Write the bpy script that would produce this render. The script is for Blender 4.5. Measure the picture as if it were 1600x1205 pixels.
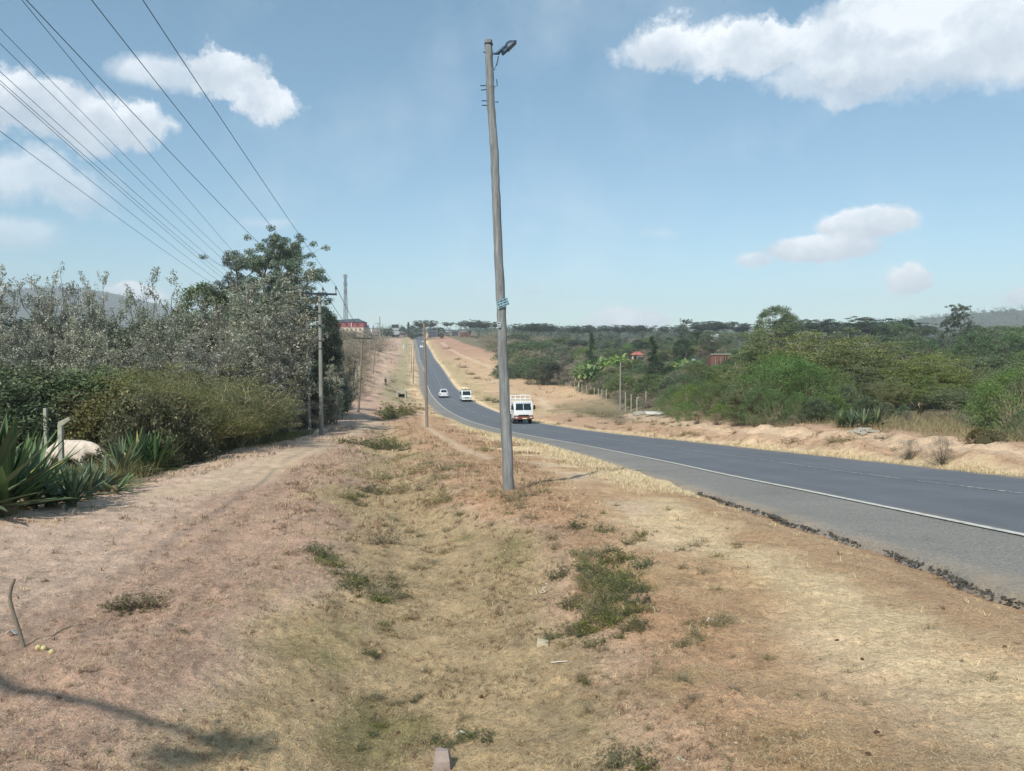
import bpy, math, random
import numpy as np
from math import radians, sin, cos, pi, atan2, sqrt, exp
from mathutils import Vector, Matrix, Euler

# ------------------------------------------------------------------ camera
sc = bpy.context.scene
for o in list(bpy.data.objects): bpy.data.objects.remove(o)
COL = sc.collection
FPX, CXP, CYP, HOR = 1200., 800., 602.5, 545.
HAZE = 0.00027
PITCH = math.atan((CYP - HOR) / FPX)
EYE = 1.6
cam = bpy.data.cameras.new('camera'); cam.sensor_width = 36; cam.lens = 27.0
cam.clip_start = 0.05; cam.clip_end = 20000
cob = bpy.data.objects.new('camera', cam); COL.objects.link(cob)
cob.location = (0, 0, EYE); cob.rotation_euler = (pi/2 - PITCH, 0, 0)
sc.camera = cob
sc.render.engine = 'CYCLES'
sc.render.resolution_x = 1024; sc.render.resolution_y = 771

# ------------------------------------------------------------------ light
SUN_EL = radians(43); SUN_AZ = math.atan2(-0.40, -0.92)      # azimuth of the sun (x, y) seen from above: behind and left
SUN_DIR = Vector((sin(SUN_AZ)*cos(SUN_EL), cos(SUN_AZ)*cos(SUN_EL), sin(SUN_EL)))   # towards the sun
sl = bpy.data.lights.new('sun', 'SUN'); sl.energy = 3.6; sl.angle = radians(0.5); sl.color = (1.0, 0.955, 0.88)
so = bpy.data.objects.new('sun', sl); COL.objects.link(so)
so.rotation_euler = SUN_DIR.to_track_quat('Z', 'Y').to_euler(); so.location = (0, 0, 60)
sc.view_settings.view_transform = 'Standard'; sc.view_settings.look = 'None'
sc.view_settings.gamma = 1; sc.view_settings.use_curve_mapping = False
sc.view_settings.exposure = 0.42
sc.cycles.max_bounces = 6; sc.cycles.transparent_max_bounces = 8
sc.cycles.diffuse_bounces = 3; sc.cycles.volume_bounces = 0

class NT:
    """tiny node-tree helper"""
    def __init__(s, tree): s.t = tree; s.n = tree.nodes; s.l = tree.links
    def add(s, kind, ins=None, **kw):
        n = s.n.new(kind)
        for k, v in kw.items(): setattr(n, k, v)
        for k, v in (ins or {}).items(): s.put(n.inputs[k], v)
        return n
    def put(s, sock, v):
        if isinstance(v, bpy.types.NodeSocket): s.l.new(v, sock)
        elif isinstance(v, bpy.types.Node): s.l.new(v.outputs[0], sock)
        else: sock.default_value = v
    def m(s, op, a, b=None, c=None, clamp=False):
        n = s.n.new('ShaderNodeMath'); n.operation = op; n.use_clamp = clamp
        for i, v in enumerate((a, b, c)):
            if v is not None: s.put(n.inputs[i], v)
        return n.outputs[0]
    def mix(s, f, a, b, kind='MIX'):
        n = s.n.new('ShaderNodeMix'); n.data_type = 'RGBA'; n.blend_type = kind
        s.put(n.inputs[0], f); s.put(n.inputs[6], a); s.put(n.inputs[7], b)
        return n.outputs[2]
    def ramp(s, f, pts, interp='LINEAR'):
        n = s.n.new('ShaderNodeValToRGB'); s.put(n.inputs[0], f); e = n.color_ramp; e.interpolation = interp
        while len(e.elements) < len(pts): e.elements.new(0.5)
        for el, (p, c) in zip(e.elements, pts):
            el.position = p; el.color = c if len(c) == 4 else (*c, 1)
        return n.outputs[0]
    def noise(s, vec, scale, detail=4, rough=.55, dist=0, out=0):
        n = s.n.new('ShaderNodeTexNoise'); n.inputs['Scale'].default_value = scale; n.inputs['Detail'].default_value = detail
        n.inputs['Roughness'].default_value = rough; n.inputs['Distortion'].default_value = dist
        if vec is not None: s.put(n.inputs['Vector'], vec)
        return n.outputs[out]

w = bpy.data.worlds.new('World'); sc.world = w; w.use_nodes = True
T = NT(w.node_tree); T.n.clear()
sky = T.add('ShaderNodeTexSky', sky_type='NISHITA', sun_disc=False, sun_elevation=SUN_EL, sun_rotation=SUN_AZ,
            altitude=1500, air_density=1.0, dust_density=1.6, ozone_density=1.2)
tc = T.add('ShaderNodeTexCoord')
sep = T.add('ShaderNodeSeparateXYZ', {0: tc.outputs['Generated']})
el_ = T.m('ARCSINE', sep.outputs[2]); az_ = T.m('ARCTAN2', sep.outputs[0], sep.outputs[1])
dn = T.add('ShaderNodeVectorMath', {0: tc.outputs['Generated']}, operation='NORMALIZE')
dcol = T.noise(dn.outputs[0], 8, 10, .60, out=1)                # warps the outlines of the clouds
ds = T.add('ShaderNodeSeparateXYZ', {0: dcol})
d2 = T.add('ShaderNodeSeparateXYZ', {0: T.noise(dn.outputs[0], 38, 9, .68, out=1)})
wx = T.m('ADD', T.m('MULTIPLY', T.m('SUBTRACT', ds.outputs[0], .5), .17), T.m('MULTIPLY', T.m('SUBTRACT', d2.outputs[0], .5), .055))
wy = T.m('ADD', T.m('MULTIPLY', T.m('SUBTRACT', ds.outputs[1], .5), .11), T.m('MULTIPLY', T.m('SUBTRACT', d2.outputs[1], .5), .045))
azw = T.m('ADD', az_, wx); elw = T.m('ADD', el_, wy)
azs = T.m('ADD', az_, T.m('MULTIPLY', wx, .55)); els = T.m('ADD', el_, T.m('MULTIPLY', wy, .36))       # gentler warp for the small low clouds
def dirpx(x, y):
    cp, sp = cos(PITCH), sin(PITCH); u = (CYP - y) / FPX
    v = Vector(((x - CXP) / FPX, cp + u*sp, u*cp - sp)).normalized()
    return math.atan2(v.x, v.y), math.asin(v.z)
# clouds: centre (azimuth, elevation), half sizes, strength, softness
CL = [(70,165,155,66,1.0,.40),(190,195,90,42,1.,.45),(-30,145,130,66,1,.4),(50,285,135,46,.75,.8),(20,362,90,28,.55,.8),(262,112,80,30,.85,.6),(372,112,66,38,1.0,.4),(440,152,56,34,1,.45),
      (1060,70,95,50,.95,.5),(1200,75,150,55,1.0,.45),(1370,75,190,66,1.0,.4),(1530,50,210,90,1.0,.5),(1440,5,270,55,1.0,.5),(1300,125,130,38,.8,.6),
      (1355,352,85,28,1.,.35),(1280,392,100,24,1.,.35),(1430,437,46,22,1.,.35),(1172,413,40,15,.8,.6),(1580,466,40,16,1.,.5),
      (970,503,62,24,1.,.4),(1035,365,42,9,.35,.9),(205,462,60,20,1.,.4),(40,365,70,24,.4,.9),(415,342,36,10,.4,.9),(835,455,30,9,.3,.9),(560,500,120,16,.25,1.2),(900,480,200,14,.18,1.2)]
dens = None; vsum = None
for (x, y, rx, ry, st, so_) in CL:
    a, e = dirpx(x, y); a2, _ = dirpx(x + rx, y); _, e2 = dirpx(x, y - ry)
    ra, re = abs(a2 - a), abs(e2 - e)
    AW, EW = (azw, elw) if ry > 33 else (azs, els)
    q = T.m('SQRT', T.m('ADD', T.m('POWER', T.m('DIVIDE', T.m('SUBTRACT', AW, a), ra), 2), T.m('POWER', T.m('DIVIDE', T.m('SUBTRACT', EW, e), re), 2)))
    v = T.m('MULTIPLY', T.m('DIVIDE', T.m('SUBTRACT', 1.10, q), so_*.78, clamp=True), st)
    vo = T.m('MULTIPLY', v, T.m('DIVIDE', T.m('SUBTRACT', EW, e), re)); vsum = vo if vsum is None else T.m('ADD', vsum, vo)
    dens = v if dens is None else T.m('MAXIMUM', dens, v)
dens = T.m('SMOOTHSTEP' if False else 'POWER', dens, 1.15)
thin = T.noise(dn.outputs[0], 5, 6, .6)
veil = T.m('MULTIPLY', T.m('SUBTRACT', thin, .47, clamp=True), .9, clamp=True)     # faint high veil
lump = T.noise(dn.outputs[0], 15, 7, .6)
shv = T.m('ADD', T.m('MULTIPLY', lump, .75), T.m('ADD', .10, T.m('MULTIPLY', T.m('MAXIMUM', T.m('MINIMUM', vsum, 1.0), -1.0), .15)))
shade = T.ramp(shv, [(.28, (.44, .51, .59)), (.46, (.58, .64, .70)), (.60, (.76, .80, .84))])
# deeper teal blue of the dry-season sky, paler towards the horizon
hz = T.ramp(T.m('MULTIPLY', el_, 2.0, clamp=True), [(0, (1, 1, 1)), (.10, (.80, .80, .80)), (.35, (.45, .45, .45)), (1, (0, 0, 0))])
skc = T.mix(1.0, sky, (.93, 1.05, .98, 1), 'MULTIPLY')
skc = T.mix(.16, skc, (2.9, 6.0, 7.8, 1))
bgS = T.add('ShaderNodeBackground', {0: skc, 1: .10})
bgC = T.add('ShaderNodeBackground', {0: shade, 1: 1.02})
cf = T.m('ADD', T.m('MULTIPLY', dens, .90), T.m('ADD', veil, 0.0), clamp=True)
# nothing below the horizon
cf = T.m('MULTIPLY', cf, T.m('GREATER_THAN', el_, 0.0))
mx = T.add('ShaderNodeMixShader', {0: cf, 1: bgS, 2: bgC})
T.l.new(mx.outputs[0], T.add('ShaderNodeOutputWorld').inputs[0])
w.cycles.sampling_method = 'MANUAL'; w.cycles.sample_map_resolution = 512
# ------------------------------------------------------------------ helpers: pixels -> world, noise
CP, SP = cos(PITCH), sin(PITCH)
def at(px, py, Y):
    """world point on the sight line through photo pixel (px, py) at forward distance Y"""
    u = (CYP - py) / FPX; k = Y / (CP + u*SP)
    return Vector(((px - CXP) / FPX * k, Y, EYE + k * (u*CP - SP)))
def vnoise(x, y, seed=0):
    """value noise, vectorised"""
    x = np.asarray(x, float); y = np.asarray(y, float)
    xi = np.floor(x).astype(np.int64); yi = np.floor(y).astype(np.int64); fx = x - xi; fy = y - yi
    fx = fx*fx*(3-2*fx); fy = fy*fy*(3-2*fy)
    def h(a, b):
        n = (a*374761393 + b*668265263 + seed*974634777) & 0x7fffffff
        n = ((n ^ (n >> 13)) * 1274126177) & 0x7fffffff
        return ((n ^ (n >> 16)) & 0xffff) / 65535.
    return (h(xi, yi)*(1-fx) + h(xi+1, yi)*fx)*(1-fy) + (h(xi, yi+1)*(1-fx) + h(xi+1, yi+1)*fx)*fy
def fbm(x, y, s, o=4, seed=0):
    a, t, r = 1., 0., 0.
    for i in range(o):
        r = r + a*vnoise(x*s, y*s, seed+i*17); t += a; a *= .5; s *= 2.03
    return r/t
def spl(xk, v, x):
    xk = np.array(xk, float); v = np.array(v, float); x = np.asarray(x, float)
    n = len(xk); h = np.diff(xk); A = np.zeros((n, n)); b = np.zeros(n); A[0, 0] = A[-1, -1] = 1
    for i in range(1, n-1):
        A[i, i-1] = h[i-1]; A[i, i] = 2*(h[i-1]+h[i]); A[i, i+1] = h[i]; b[i] = 6*((v[i+1]-v[i])/h[i]-(v[i]-v[i-1])/h[i-1])
    m = np.linalg.solve(A, b); x = np.clip(x, xk[0], xk[-1])
    i = np.clip(np.searchsorted(xk, x)-1, 0, n-2); t = x-xk[i]; H = h[i]
    return v[i]+t*((v[i+1]-v[i])/H-H*(2*m[i]+m[i+1])/6)+t*t*m[i]/2+t**3*(m[i+1]-m[i])/(6*H)
RK = [-120,-60,-20,2,6,10,14,19,25,32,40,50,62,75,90,110,135,165,200,240,290,340,400,470,560,650,720,800,900]
RX = [9.6,9.2,9.0,8.92,8.86,8.79,8.74,8.69,8.51,8.03,7.21,5.8,3.73,1.23,-1.79,-5.55,-9.76,-14.31,-18.96,-23.97,-30.59,-37.63,-45.3,-54.8,-67,-80,-92,-106,-124]
RZ = [13,6.8,2.6,.27,-.15,-.57,-.99,-1.52,-2.09,-2.73,-3.41,-4.24,-5.16,-6.01,-6.78,-7.44,-7.82,-7.8,-7.29,-6.26,-4.59,-2.7,-.23,3.1,8.0,13.0,15.3,15.8,15]
rx = lambda Y: spl(RK, RX, Y)
rz = lambda Y: spl(RK, RZ, Y)
def rdir(Y):
    d = (rx(np.asarray(Y)+.5) - rx(np.asarray(Y)-.5)); return d
RW = 3.25
jl = lambda ys: (fbm(ys, ys*0+3, .9, 5, 3)-.5)*.55 + (fbm(ys, ys*0+8, .12, 2, 5)-.5)*.35      # ragged near edge of the shoulder
FNY = [0,30,60,80,95,110,133,163,190,205,270,330,400,520,650,2000]; FNX = [17,16.5,14,15.3,14.5,13.6,13.2,13.2,13.3,9.5,2,-3,-14,-40,-58,-150]
fenx = lambda y: np.interp(y, FNY, FNX)                                                      # edge of the growth beyond the road
# ------------------------------------------------------------------ the lie of the land
PC = [(0,1165,3.),(0,961,6.),(0,805,11.5),(180,770,15),(300,735,21),(390,700,32),(500,680,48),(450,760,16.5),(540,705,34),(560,643,92),(510,665,60),(600,655,75),(680,650,85),
      (663,668,60),(602,602,165),(582.5,583,180),(560,600,150),(545,560,250),(570,545,320),(600,540,420),(620,530,520),(545,527,440),(500,530,440),(540,515,560),(600,520,650),
      (645.4,601,190),(643,584,240),(639,566,310),(635,555,400),(590,650,88),(620,620,130),
      (100,745,28),(0,720,30),(-300,735,30),(200,690,45),(0,640,80),(200,610,150),(400,600,150),(200,570,300),(400,560,300),(200,545,600),(0,530,1000),(200,520,1500),(-300,640,80),(-300,600,150),(-300,560,400),(400,535,600),
      (1600,695,25),(1350,668,36),(1200,665,45),(1050,655,62),(1020,645,80),(969,640,100),(884,603,190),(850,600,205),(920,635,105),(880,650,88),(800,575,270),(760,560,330),(760,600,190),(745,620,150),
      (700,530,520),(720,545,420),(690,520,650),(760,520,640),(930,592,172),(895,612,160),(922,617,133),(947,627,110),(1000,618,112),(1060,605,125),(1000,565,220),(1125,572,150),(1100,600,100),(1300,620,80),(1600,640,60),(1600,600,120),(1900,640,60),(1900,600,120),
      (1300,560,250),(1600,560,300),(1000,540,400),(1300,540,450),(1600,545,500),(900,530,600),(1300,530,800),(1600,535,800),(1000,522,1000),(1300,520,1400),(1600,520,1300),(800,517,900),
      (0,518,3000),(800,518,3000),(1600,518,3000),(500,518,1200),(650,518,1100)]
WPT = [(2.5,3,.12),(2.5,6,-.22),(3.0,10,-.6),(3.2,14,-1.0),(-.05,13.3,-.84),(-3.5,3,-.2),(-3.5,7,-.56),(-4,12,-.96),(-.6,3,.0),(-.6,7,-.42),(-1,10,-.65),(-3,20,-1.55),(-4,28,-2.3),(-6,40,-3.3),
       (0,-6,.6),(-5,-6,.45),(4,-6,.95),(-9,5,-.5),(-14,10,-1.2),(14,14,-.7),(15.5,5,.1),(22,15,-.5),(25,40,-2.3),(13.0,21,-1.35),(12.8,30,-2.1),(12.3,40,-2.85),(12.3,52,-3.75)]
pts = [tuple(at(*q)) for q in PC] + WPT
for Y in (-18,-8,0,3,6,10,14,19,25,32,40,50,62,75,90,110,135,165,200,240,290,340,400,470,560,650,720):
    for o in (-5.6, 0, 4.0):
        dx = float(rdir(Y)); L = sqrt(1+dx*dx)
        pts.append((float(rx(Y))+o/L, Y-o*dx/L, float(rz(Y))))
pts = np.array(pts)
def warp(X, Y):
    Yc = np.maximum(Y, -9) + 16
    return np.stack([np.clip(X/Yc, -1.4, 1.4)*2.2, np.log(Yc)*1.0], -1)
def phi(r2): return r2*np.log(r2+1e-9)*.5
Q = warp(pts[:, 0], pts[:, 1]); N_ = len(Q)
resid = pts[:, 2] - rz(pts[:, 1])
Am = np.zeros((N_+3, N_+3)); Am[:N_, :N_] = phi(((Q[:, None]-Q[None])**2).sum(-1)) + np.eye(N_)*2e-4
Am[:N_, N_] = 1; Am[:N_, N_+1:] = Q; Am[N_:, :N_] = Am[:N_, N_:].T
sol = np.linalg.solve(Am, np.concatenate([resid, np.zeros(3)]))
# ditch between the footpath bank and the road berm
DY = [-10, 3, 8, 12, 15, 25, 40, 51, 70, 88, 110, 150, 300]
DXc = [-.5, -.5, -.7, -1.6, -2.6, -4.0, -6.4, -8.3, -12, -14.5, -18, -21, -48]
DD = [.30, .30, .30, .32, .36, .34, .3, .45, .12, .5, .3, .3, .3]
DWd = [.95, .95, 1.0, 1.0, .95, 1.0, 1.2, 1.3, 1.6, 2.0, 2.5, 3, 3]
dxc = lambda Y: np.interp(Y, DY, DXc)
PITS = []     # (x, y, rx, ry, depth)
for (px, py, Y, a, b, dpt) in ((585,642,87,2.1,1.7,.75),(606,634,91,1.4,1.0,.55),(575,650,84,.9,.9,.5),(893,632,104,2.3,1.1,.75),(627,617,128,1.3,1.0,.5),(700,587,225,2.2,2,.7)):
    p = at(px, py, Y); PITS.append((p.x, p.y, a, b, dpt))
def gz(X, Y, fine=True):
    X = np.atleast_1d(np.asarray(X, float)); Y = np.atleast_1d(np.asarray(Y, float)); sh = X.shape
    X = X.ravel(); Y = Y.ravel(); out = np.empty(len(X))
    for s in range(0, len(X), 20000):
        x, y = X[s:s+20000], Y[s:s+20000]; q = warp(x, y)
        K = phi(((q[:, None]-Q[None])**2).sum(-1))
        z = rz(y) + K @ sol[:N_] + sol[N_] + q @ sol[N_+1:]
        z = z - np.interp(y, DY, DD)*np.exp(-((x-dxc(y))/np.interp(y, DY, DWd))**2)
        # distant hills
        z = z + 150*np.exp(-((x+1560)/420)**2 - ((y-2700)/600)**2) + 20*np.exp(-((x+1950)/200)**2 - ((y-2700)/500)**2)
        z = z + 44*np.exp(-((x-1130)/330)**2 - ((y-1650)/260)**2)
        dx = rdir(y); d = (x - rx(y))/np.sqrt(1+dx*dx)
        e = np.maximum(-RW-1.86+jl(y)-d, d-3.55)                                   # distance outside the asphalt
        if fine:
            k = np.clip((e-.1)/1.2, 0, 1)
            far = np.clip(y/60, .25, 3)
            z = z + k*((fbm(x, y, .45, 3, 5)-.5)*.16 + (fbm(x, y, 2.2, 3, 9)-.5)*.07 + (fbm(x, y, 7., 2, 3)-.5)*.036*np.clip((45-y)/25, 0, 1) + np.maximum(fbm(x, y, 17., 2, 13)-.52, 0)*.06*np.clip((24-y)/12, 0, 1))
            z = z + k*(fbm(x, y, .09, 3, 21)-.5)*np.clip((y-60)/120, 0, 1)*1.0
            # rough cut bank beyond the road
            bk = np.exp(-((d-6.0)/1.7)**2)*np.clip((y-8)/10, 0, 1)*np.clip((75-y)/20, 0, 1)
            z = z + bk*((fbm(x, y, 1.1, 4, 31)-.42)*.75)
            for (ax, ay, a, b, dp) in PITS:
                r = ((x-ax)/a)**2 + ((y-ay)/b)**2 + (fbm(x, y, .9, 2, 2)-.5)*1.1
                z = z - dp*np.clip((1.15-r)*2.5, 0, 1)
        t = np.clip(e/1.1, 0, 1); t = t*t*(3-2*t)
        rzz = rz(y)-.012*np.minimum(np.abs(d), 5.5)-.02*(d < 0)
        rzz = rzz - .09*np.exp(-(e/.5)**2)*(d < 0)*np.clip((18-y)/5, 0, 1)*np.clip((y-2)/3, 0, 1)
        z = rzz*(1-t) + z*t
        z = z - np.clip((.02+np.clip(y,0,400)*.001-e)/.12, 0, 1)*(.10+.0016*np.clip(y, 0, 600))   # bed under the asphalt
        rr_ = np.hypot(x, y); q_ = np.clip((rr_-3150)/400, 0, 1); z = z*(1-q_)+40*q_
        out[s:s+20000] = z
    return out.reshape(sh)
def g1(x, y): return float(gz(np.array([x]), np.array([y]))[0])
_gy = np.concatenate([np.linspace(1.8, 30, 190), np.linspace(30.5, 120, 180), np.geomspace(121, 2500, 160)])
def gp(px, py, lo=0):
    """where the sight line through a photo pixel meets the ground"""
    P = [at(px, py, y) for y in _gy]
    X = np.array([p.x for p in P]); Z = np.array([p.z for p in P])
    h = Z - gz(X, _gy)
    for i in range(1, len(_gy)):
        if _gy[i] > lo and h[i] <= 0 < h[i-1]:
            t = h[i-1]/(h[i-1]-h[i]); y = _gy[i-1] + t*(_gy[i]-_gy[i-1]); p = at(px, py, y)
            return Vector((p.x, y, g1(p.x, y)))
    y = 400; p = at(px, py, y); return Vector((p.x, y, g1(p.x, y)))
def gat(px, Y):
    """ground point in the photo's column px at forward distance Y"""
    x = (px-CXP)/FPX*Y; return Vector((x, Y, g1(x, Y)))

# ------------------------------------------------------------------ colours
def lin(c):
    return tuple(((v/255.)/12.92 if v/255. <= .04045 else ((v/255.+.055)/1.055)**2.4) for v in c)
def lc(r, g, b, k=1.): return tuple(v*k for v in lin((r, g, b)))
def smooth(a, b, x): t = np.clip((x-a)/(b-a), 0, 1); return t*t*(3-2*t)
def segdist(x, y, P):
    best = np.full(x.shape, 1e9)
    for (a, b), (c, d) in zip(P[:-1], P[1:]):
        L2 = (c-a)**2+(d-b)**2+1e-9; t = np.clip(((x-a)*(c-a)+(y-b)*(d-b))/L2, 0, 1)
        best = np.minimum(best, np.hypot(x-a-t*(c-a), y-b-t*(d-b)))
    return best
# trodden paths: photo pixels on the ground -> world polylines, half width
PATHS = []
for w_, pl in ((.30,[(1000,800),(900,745),(830,722),(760,715),(700,688),(668,668),(664,655),(662,640),(655,625),(640,618)]),
               (.45,[(420,735),(500,698),(548,682),(580,660),(640,650),(690,640)]),
               (.8,[(300,770),(420,728),(510,692)]),
               (.8,[(590,600),(603,590),(600,565),(595,556),(610,545),(604,538)]),
               (.7,[(602,603),(625,612),(650,611)]),
               (.9,[(980,648),(1060,660),(1200,674),(1400,690),(1600,712)]),
               (.8,[(860,640),(843,622),(800,612),(760,612)]),
               (.9,[(745,600),(790,590),(760,570),(720,555),(690,535)])):
    PATHS.append((w_, [(gp(*q).x, gp(*q).y) for q in pl]))
C_PATH = np.array(lc(212,184,162)); C_MAUVE = np.array(lc(188,156,134)); C_DITCH = np.array(lc(188,164,128)); C_RED = np.array(lc(194,158,126))
C_BERM = np.array(lc(228,202,163)); C_BANK = np.array(lc(190,158,130)); C_TRACK = np.array(lc(216,190,160)); C_GREEN = np.array(lc(128,124,80))
C_VEG = np.array(lc(124,116,92)); C_FARG = np.array(lc(190,168,130)); C_REDF = np.array(lc(176,136,116)); C_FOREST = np.array(lc(72,80,62))
def zone(x, y):
    """soil / dry grass colour, and how much dead grass grows there"""
    dx = rdir(y); d = (x-rx(y))/np.sqrt(1+dx*dx); q = x-dxc(y)
    n1 = fbm(x, y, .55, 4, 41)-.5; n2 = fbm(x, y, 1.7, 3, 43)-.5; n3 = fbm(x, y, .08, 3, 47)-.5
    qq = q + n1*1.3*np.clip(y/8, .5, 4); dd = d + n1*1.6*np.clip(y/12, .5, 3)
    c = np.empty(x.shape+(3,)); c[:] = C_PATH
    def lay(c, col, m): return c + (col-c)*m[..., None]
    sc_ = np.clip(y/12, .6, 6)
    nearm = 1-smooth(45, 75, y)
    c = lay(c, C_MAUVE, (1-smooth(1.5*1, 2.6, np.abs(qq+2.3)/np.clip(sc_, .6, 1.6)))*nearm*.85)
    c = lay(c, C_PATH, smooth(-2.5, -4.2, qq)*nearm)
    c = lay(c, C_DITCH, (1-smooth(.7, 1.35, np.abs(qq-.05)))*np.clip(nearm+.2, 0, 1))
    c = lay(c, C_RED, smooth(.8, 1.5, qq)*(1-smooth(-7.6, -6.9, dd)))
    c = lay(c, C_BERM, smooth(-7.9, -6.8, dd))
    farL = smooth(60, 100, y)*smooth(-10, -12.5, dd)
    c = lay(c, np.array(lc(202,168,146)), farL*.8)
    fg = smooth(100, 130, y)*smooth(-14, -12, dd)*(1-smooth(-8, -7, dd))
    c = lay(c, np.array(lc(178,162,128)), fg)
    c = lay(c, C_RED, smooth(50, 62, y)*(1-smooth(78, 100, y))*smooth(-13, -11, dd)*(1-smooth(-8, -6.5, dd))*.7)
    # beyond the road
    c = lay(c, C_BERM, smooth(3, 3.6, d))
    c = lay(c, C_BANK, smooth(3.9, 4.8, d + n2*1.2)*(1-smooth(90, 110, y)))
    c = lay(c, C_FARG, smooth(3.9, 5, d)*smooth(88, 110, y))
    c = lay(c, np.array(lc(208,174,140)), smooth(88, 120, y)*smooth(7, 12, dd)*.8)
    c = lay(c, C_REDF, smooth(260, 420, y)*smooth(5, 12, dd)*.8)
    c = lay(c, C_VEG, smooth(8.5, 11.5, dd)*(1-smooth(95, 130, y))*.9)
    c = lay(c, C_VEG, smooth(-.5, 1.5, x-fenx(y)+n1*2)*smooth(30, 50, y)*(d > 5))
    c = lay(c, C_FOREST, np.clip(smooth(35, 60, dd) + smooth(-40, -60, dd), 0, 1))
    c = lay(c, C_VEG, (x < np.interp(y, [0, 11.5, 15, 21, 32, 48, 92, 180, 420], [-7.9, -7.9, -8.2, -9.3, -11.4, -12.8, -20.5, -37, -82])) * .8)
    c = lay(c, C_FOREST, smooth(800, 1200, y)*1.)
    # green weedy patches in and beside the ditch
    gm = smooth(.62, .74, fbm(x, y, .8, 3, 77))*np.exp(-((q-.3)/1.6)**2)*nearm
    c = lay(c, C_GREEN, gm*.7)
    tm = np.zeros(x.shape)
    for (ax, ay, a, b, dp) in PITS: c = lay(c, np.array(lc(112,84,66)), .85*np.clip((1.15-(((x-ax)/a)**2+((y-ay)/b)**2+(fbm(x, y, .9, 2, 2)-.5)*1.1))*2.5, 0, 1))  # shade under the pit overhangs, painted into the ground colour as dark brown
    c = lay(c, np.array(lc(182,146,114)), smooth(-6.6, -6.0, d+n2)*(d < -4)*np.clip((16-y)/4, 0, 1)*.8)
    for w_, P in PATHS:
        s = segdist(x, y, P); tm = np.maximum(tm, 1-smooth(w_*.5, w_*1.5, s+n2*w_*1.2))
    c = lay(c, C_TRACK, tm*.75)
    # bare scuffed soil beside the asphalt
    sc2 = smooth(.5, .62, fbm(x, y, .35, 3, 91))*smooth(-8.5, -7, d)*(1-smooth(-5.4, -5.2, d))
    c = lay(c, np.array(lc(190,152,116)), sc2*.7)
    c = c*(1+n2*.30+n1*.20+n3*.15)[..., None]
    grass = np.clip(.25 + .75*smooth(-3.6, -1.4, qq) - .55*sc2 - .9*tm, 0, 1)
    grass = grass*(1-.5*smooth(-8, -7, dd))
    return np.clip(c, .01, .9), grass, tm
# ------------------------------------------------------------------ mesh helpers
def raw_mesh(name, V, F, smooth_=False, col=None, var=None):
    V = np.asarray(V, np.float32); F = np.asarray(F, np.int32); k = F.shape[1]
    me = bpy.data.meshes.new(name); me.vertices.add(len(V)); me.vertices.foreach_set('co', V.ravel())
    me.loops.add(F.size); me.loops.foreach_set('vertex_index', F.ravel())
    me.polygons.add(len(F)); me.polygons.foreach_set('loop_start', np.arange(0, F.size, k, dtype=np.int32))
    if smooth_: me.polygons.foreach_set('use_smooth', np.ones(len(F), bool))
    if col is not None:
        a = me.color_attributes.new('Col', 'FLOAT_COLOR', 'POINT')
        c4 = np.ones((len(V), 4), np.float32); c4[:, :3] = col; a.data.foreach_set('color', c4.ravel())
    if var is not None:
        a = me.attributes.new('var', 'FLOAT', 'POINT'); a.data.foreach_set('value', np.asarray(var, np.float32))
    me.update(calc_edges=True); me.validate()
    return me
def link(name, me, mat=None, parent=None, loc=None, label=None, cat=None, group=None, kind=None):
    o = bpy.data.objects.new(name, me); COL.objects.link(o)
    if mat is not None and me is not None and not me.materials: me.materials.append(mat)
    if parent is not None: o.parent = parent
    if loc is not None: o.location = loc
    return tag(o, label, cat, group, kind)
def tag(o, label=None, cat=None, group=None, kind=None):
    for k, v in (('label', label), ('category', cat), ('group', group), ('kind', kind)):
        if v: o[k] = v
    return o
def thing(name, loc, label, cat, group=None, rz_=0):
    o = bpy.data.objects.new(name, None); o.empty_display_size = .2; COL.objects.link(o)
    o.location = loc; o.rotation_euler = (0, 0, rz_); return tag(o, label, cat, group)
def copy_tree(o, parent=None, loc=None, rot=None, label=None, group=None, scale=None):
    c = o.copy(); COL.objects.link(c)
    if parent is not None: c.parent = parent
    if loc is not None: c.location = loc
    if rot is not None: c.rotation_euler = (0, 0, rot)
    if scale is not None: c.scale = scale
    if label: c['label'] = label
    if group: c['group'] = group
    for ch in list(o.children): copy_tree(ch, c)
    return c
# ------------------------------------------------------------------ materials
def mat(name, color=(.5,.5,.5), rough=.8, metal=0, noise=None, bump=None, spec=.3, coat=0, trans=0):
    """noise=(scale, amount, second colour) bump=(scale, strength, distance)"""
    m = bpy.data.materials.new(name); m.use_nodes = True; t = NT(m.node_tree); b = t.n['Principled BSDF']
    b.inputs['Roughness'].default_value = rough; b.inputs['Metallic'].default_value = metal
    b.inputs['Specular IOR Level'].default_value = spec; b.inputs['Coat Weight'].default_value = coat
    co = t.add('ShaderNodeTexCoord').outputs['Object']
    if noise:
        f = t.noise(co, noise[0], 6, .62); f = t.ramp(f, [(.32, (0, 0, 0)), (.68, (1, 1, 1))])
        t.put(b.inputs['Base Color'], t.mix(t.m('MULTIPLY', f, noise[1]), (*color, 1), (*noise[2], 1)))
    else: b.inputs['Base Color'].default_value = (*color, 1)
    if bump:
        bn = t.add('ShaderNodeBump', {'Height': t.noise(co, bump[0], 5, .65), 'Strength': bump[1], 'Distance': bump[2]})
        t.put(b.inputs['Normal'], bn)
    return m
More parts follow.
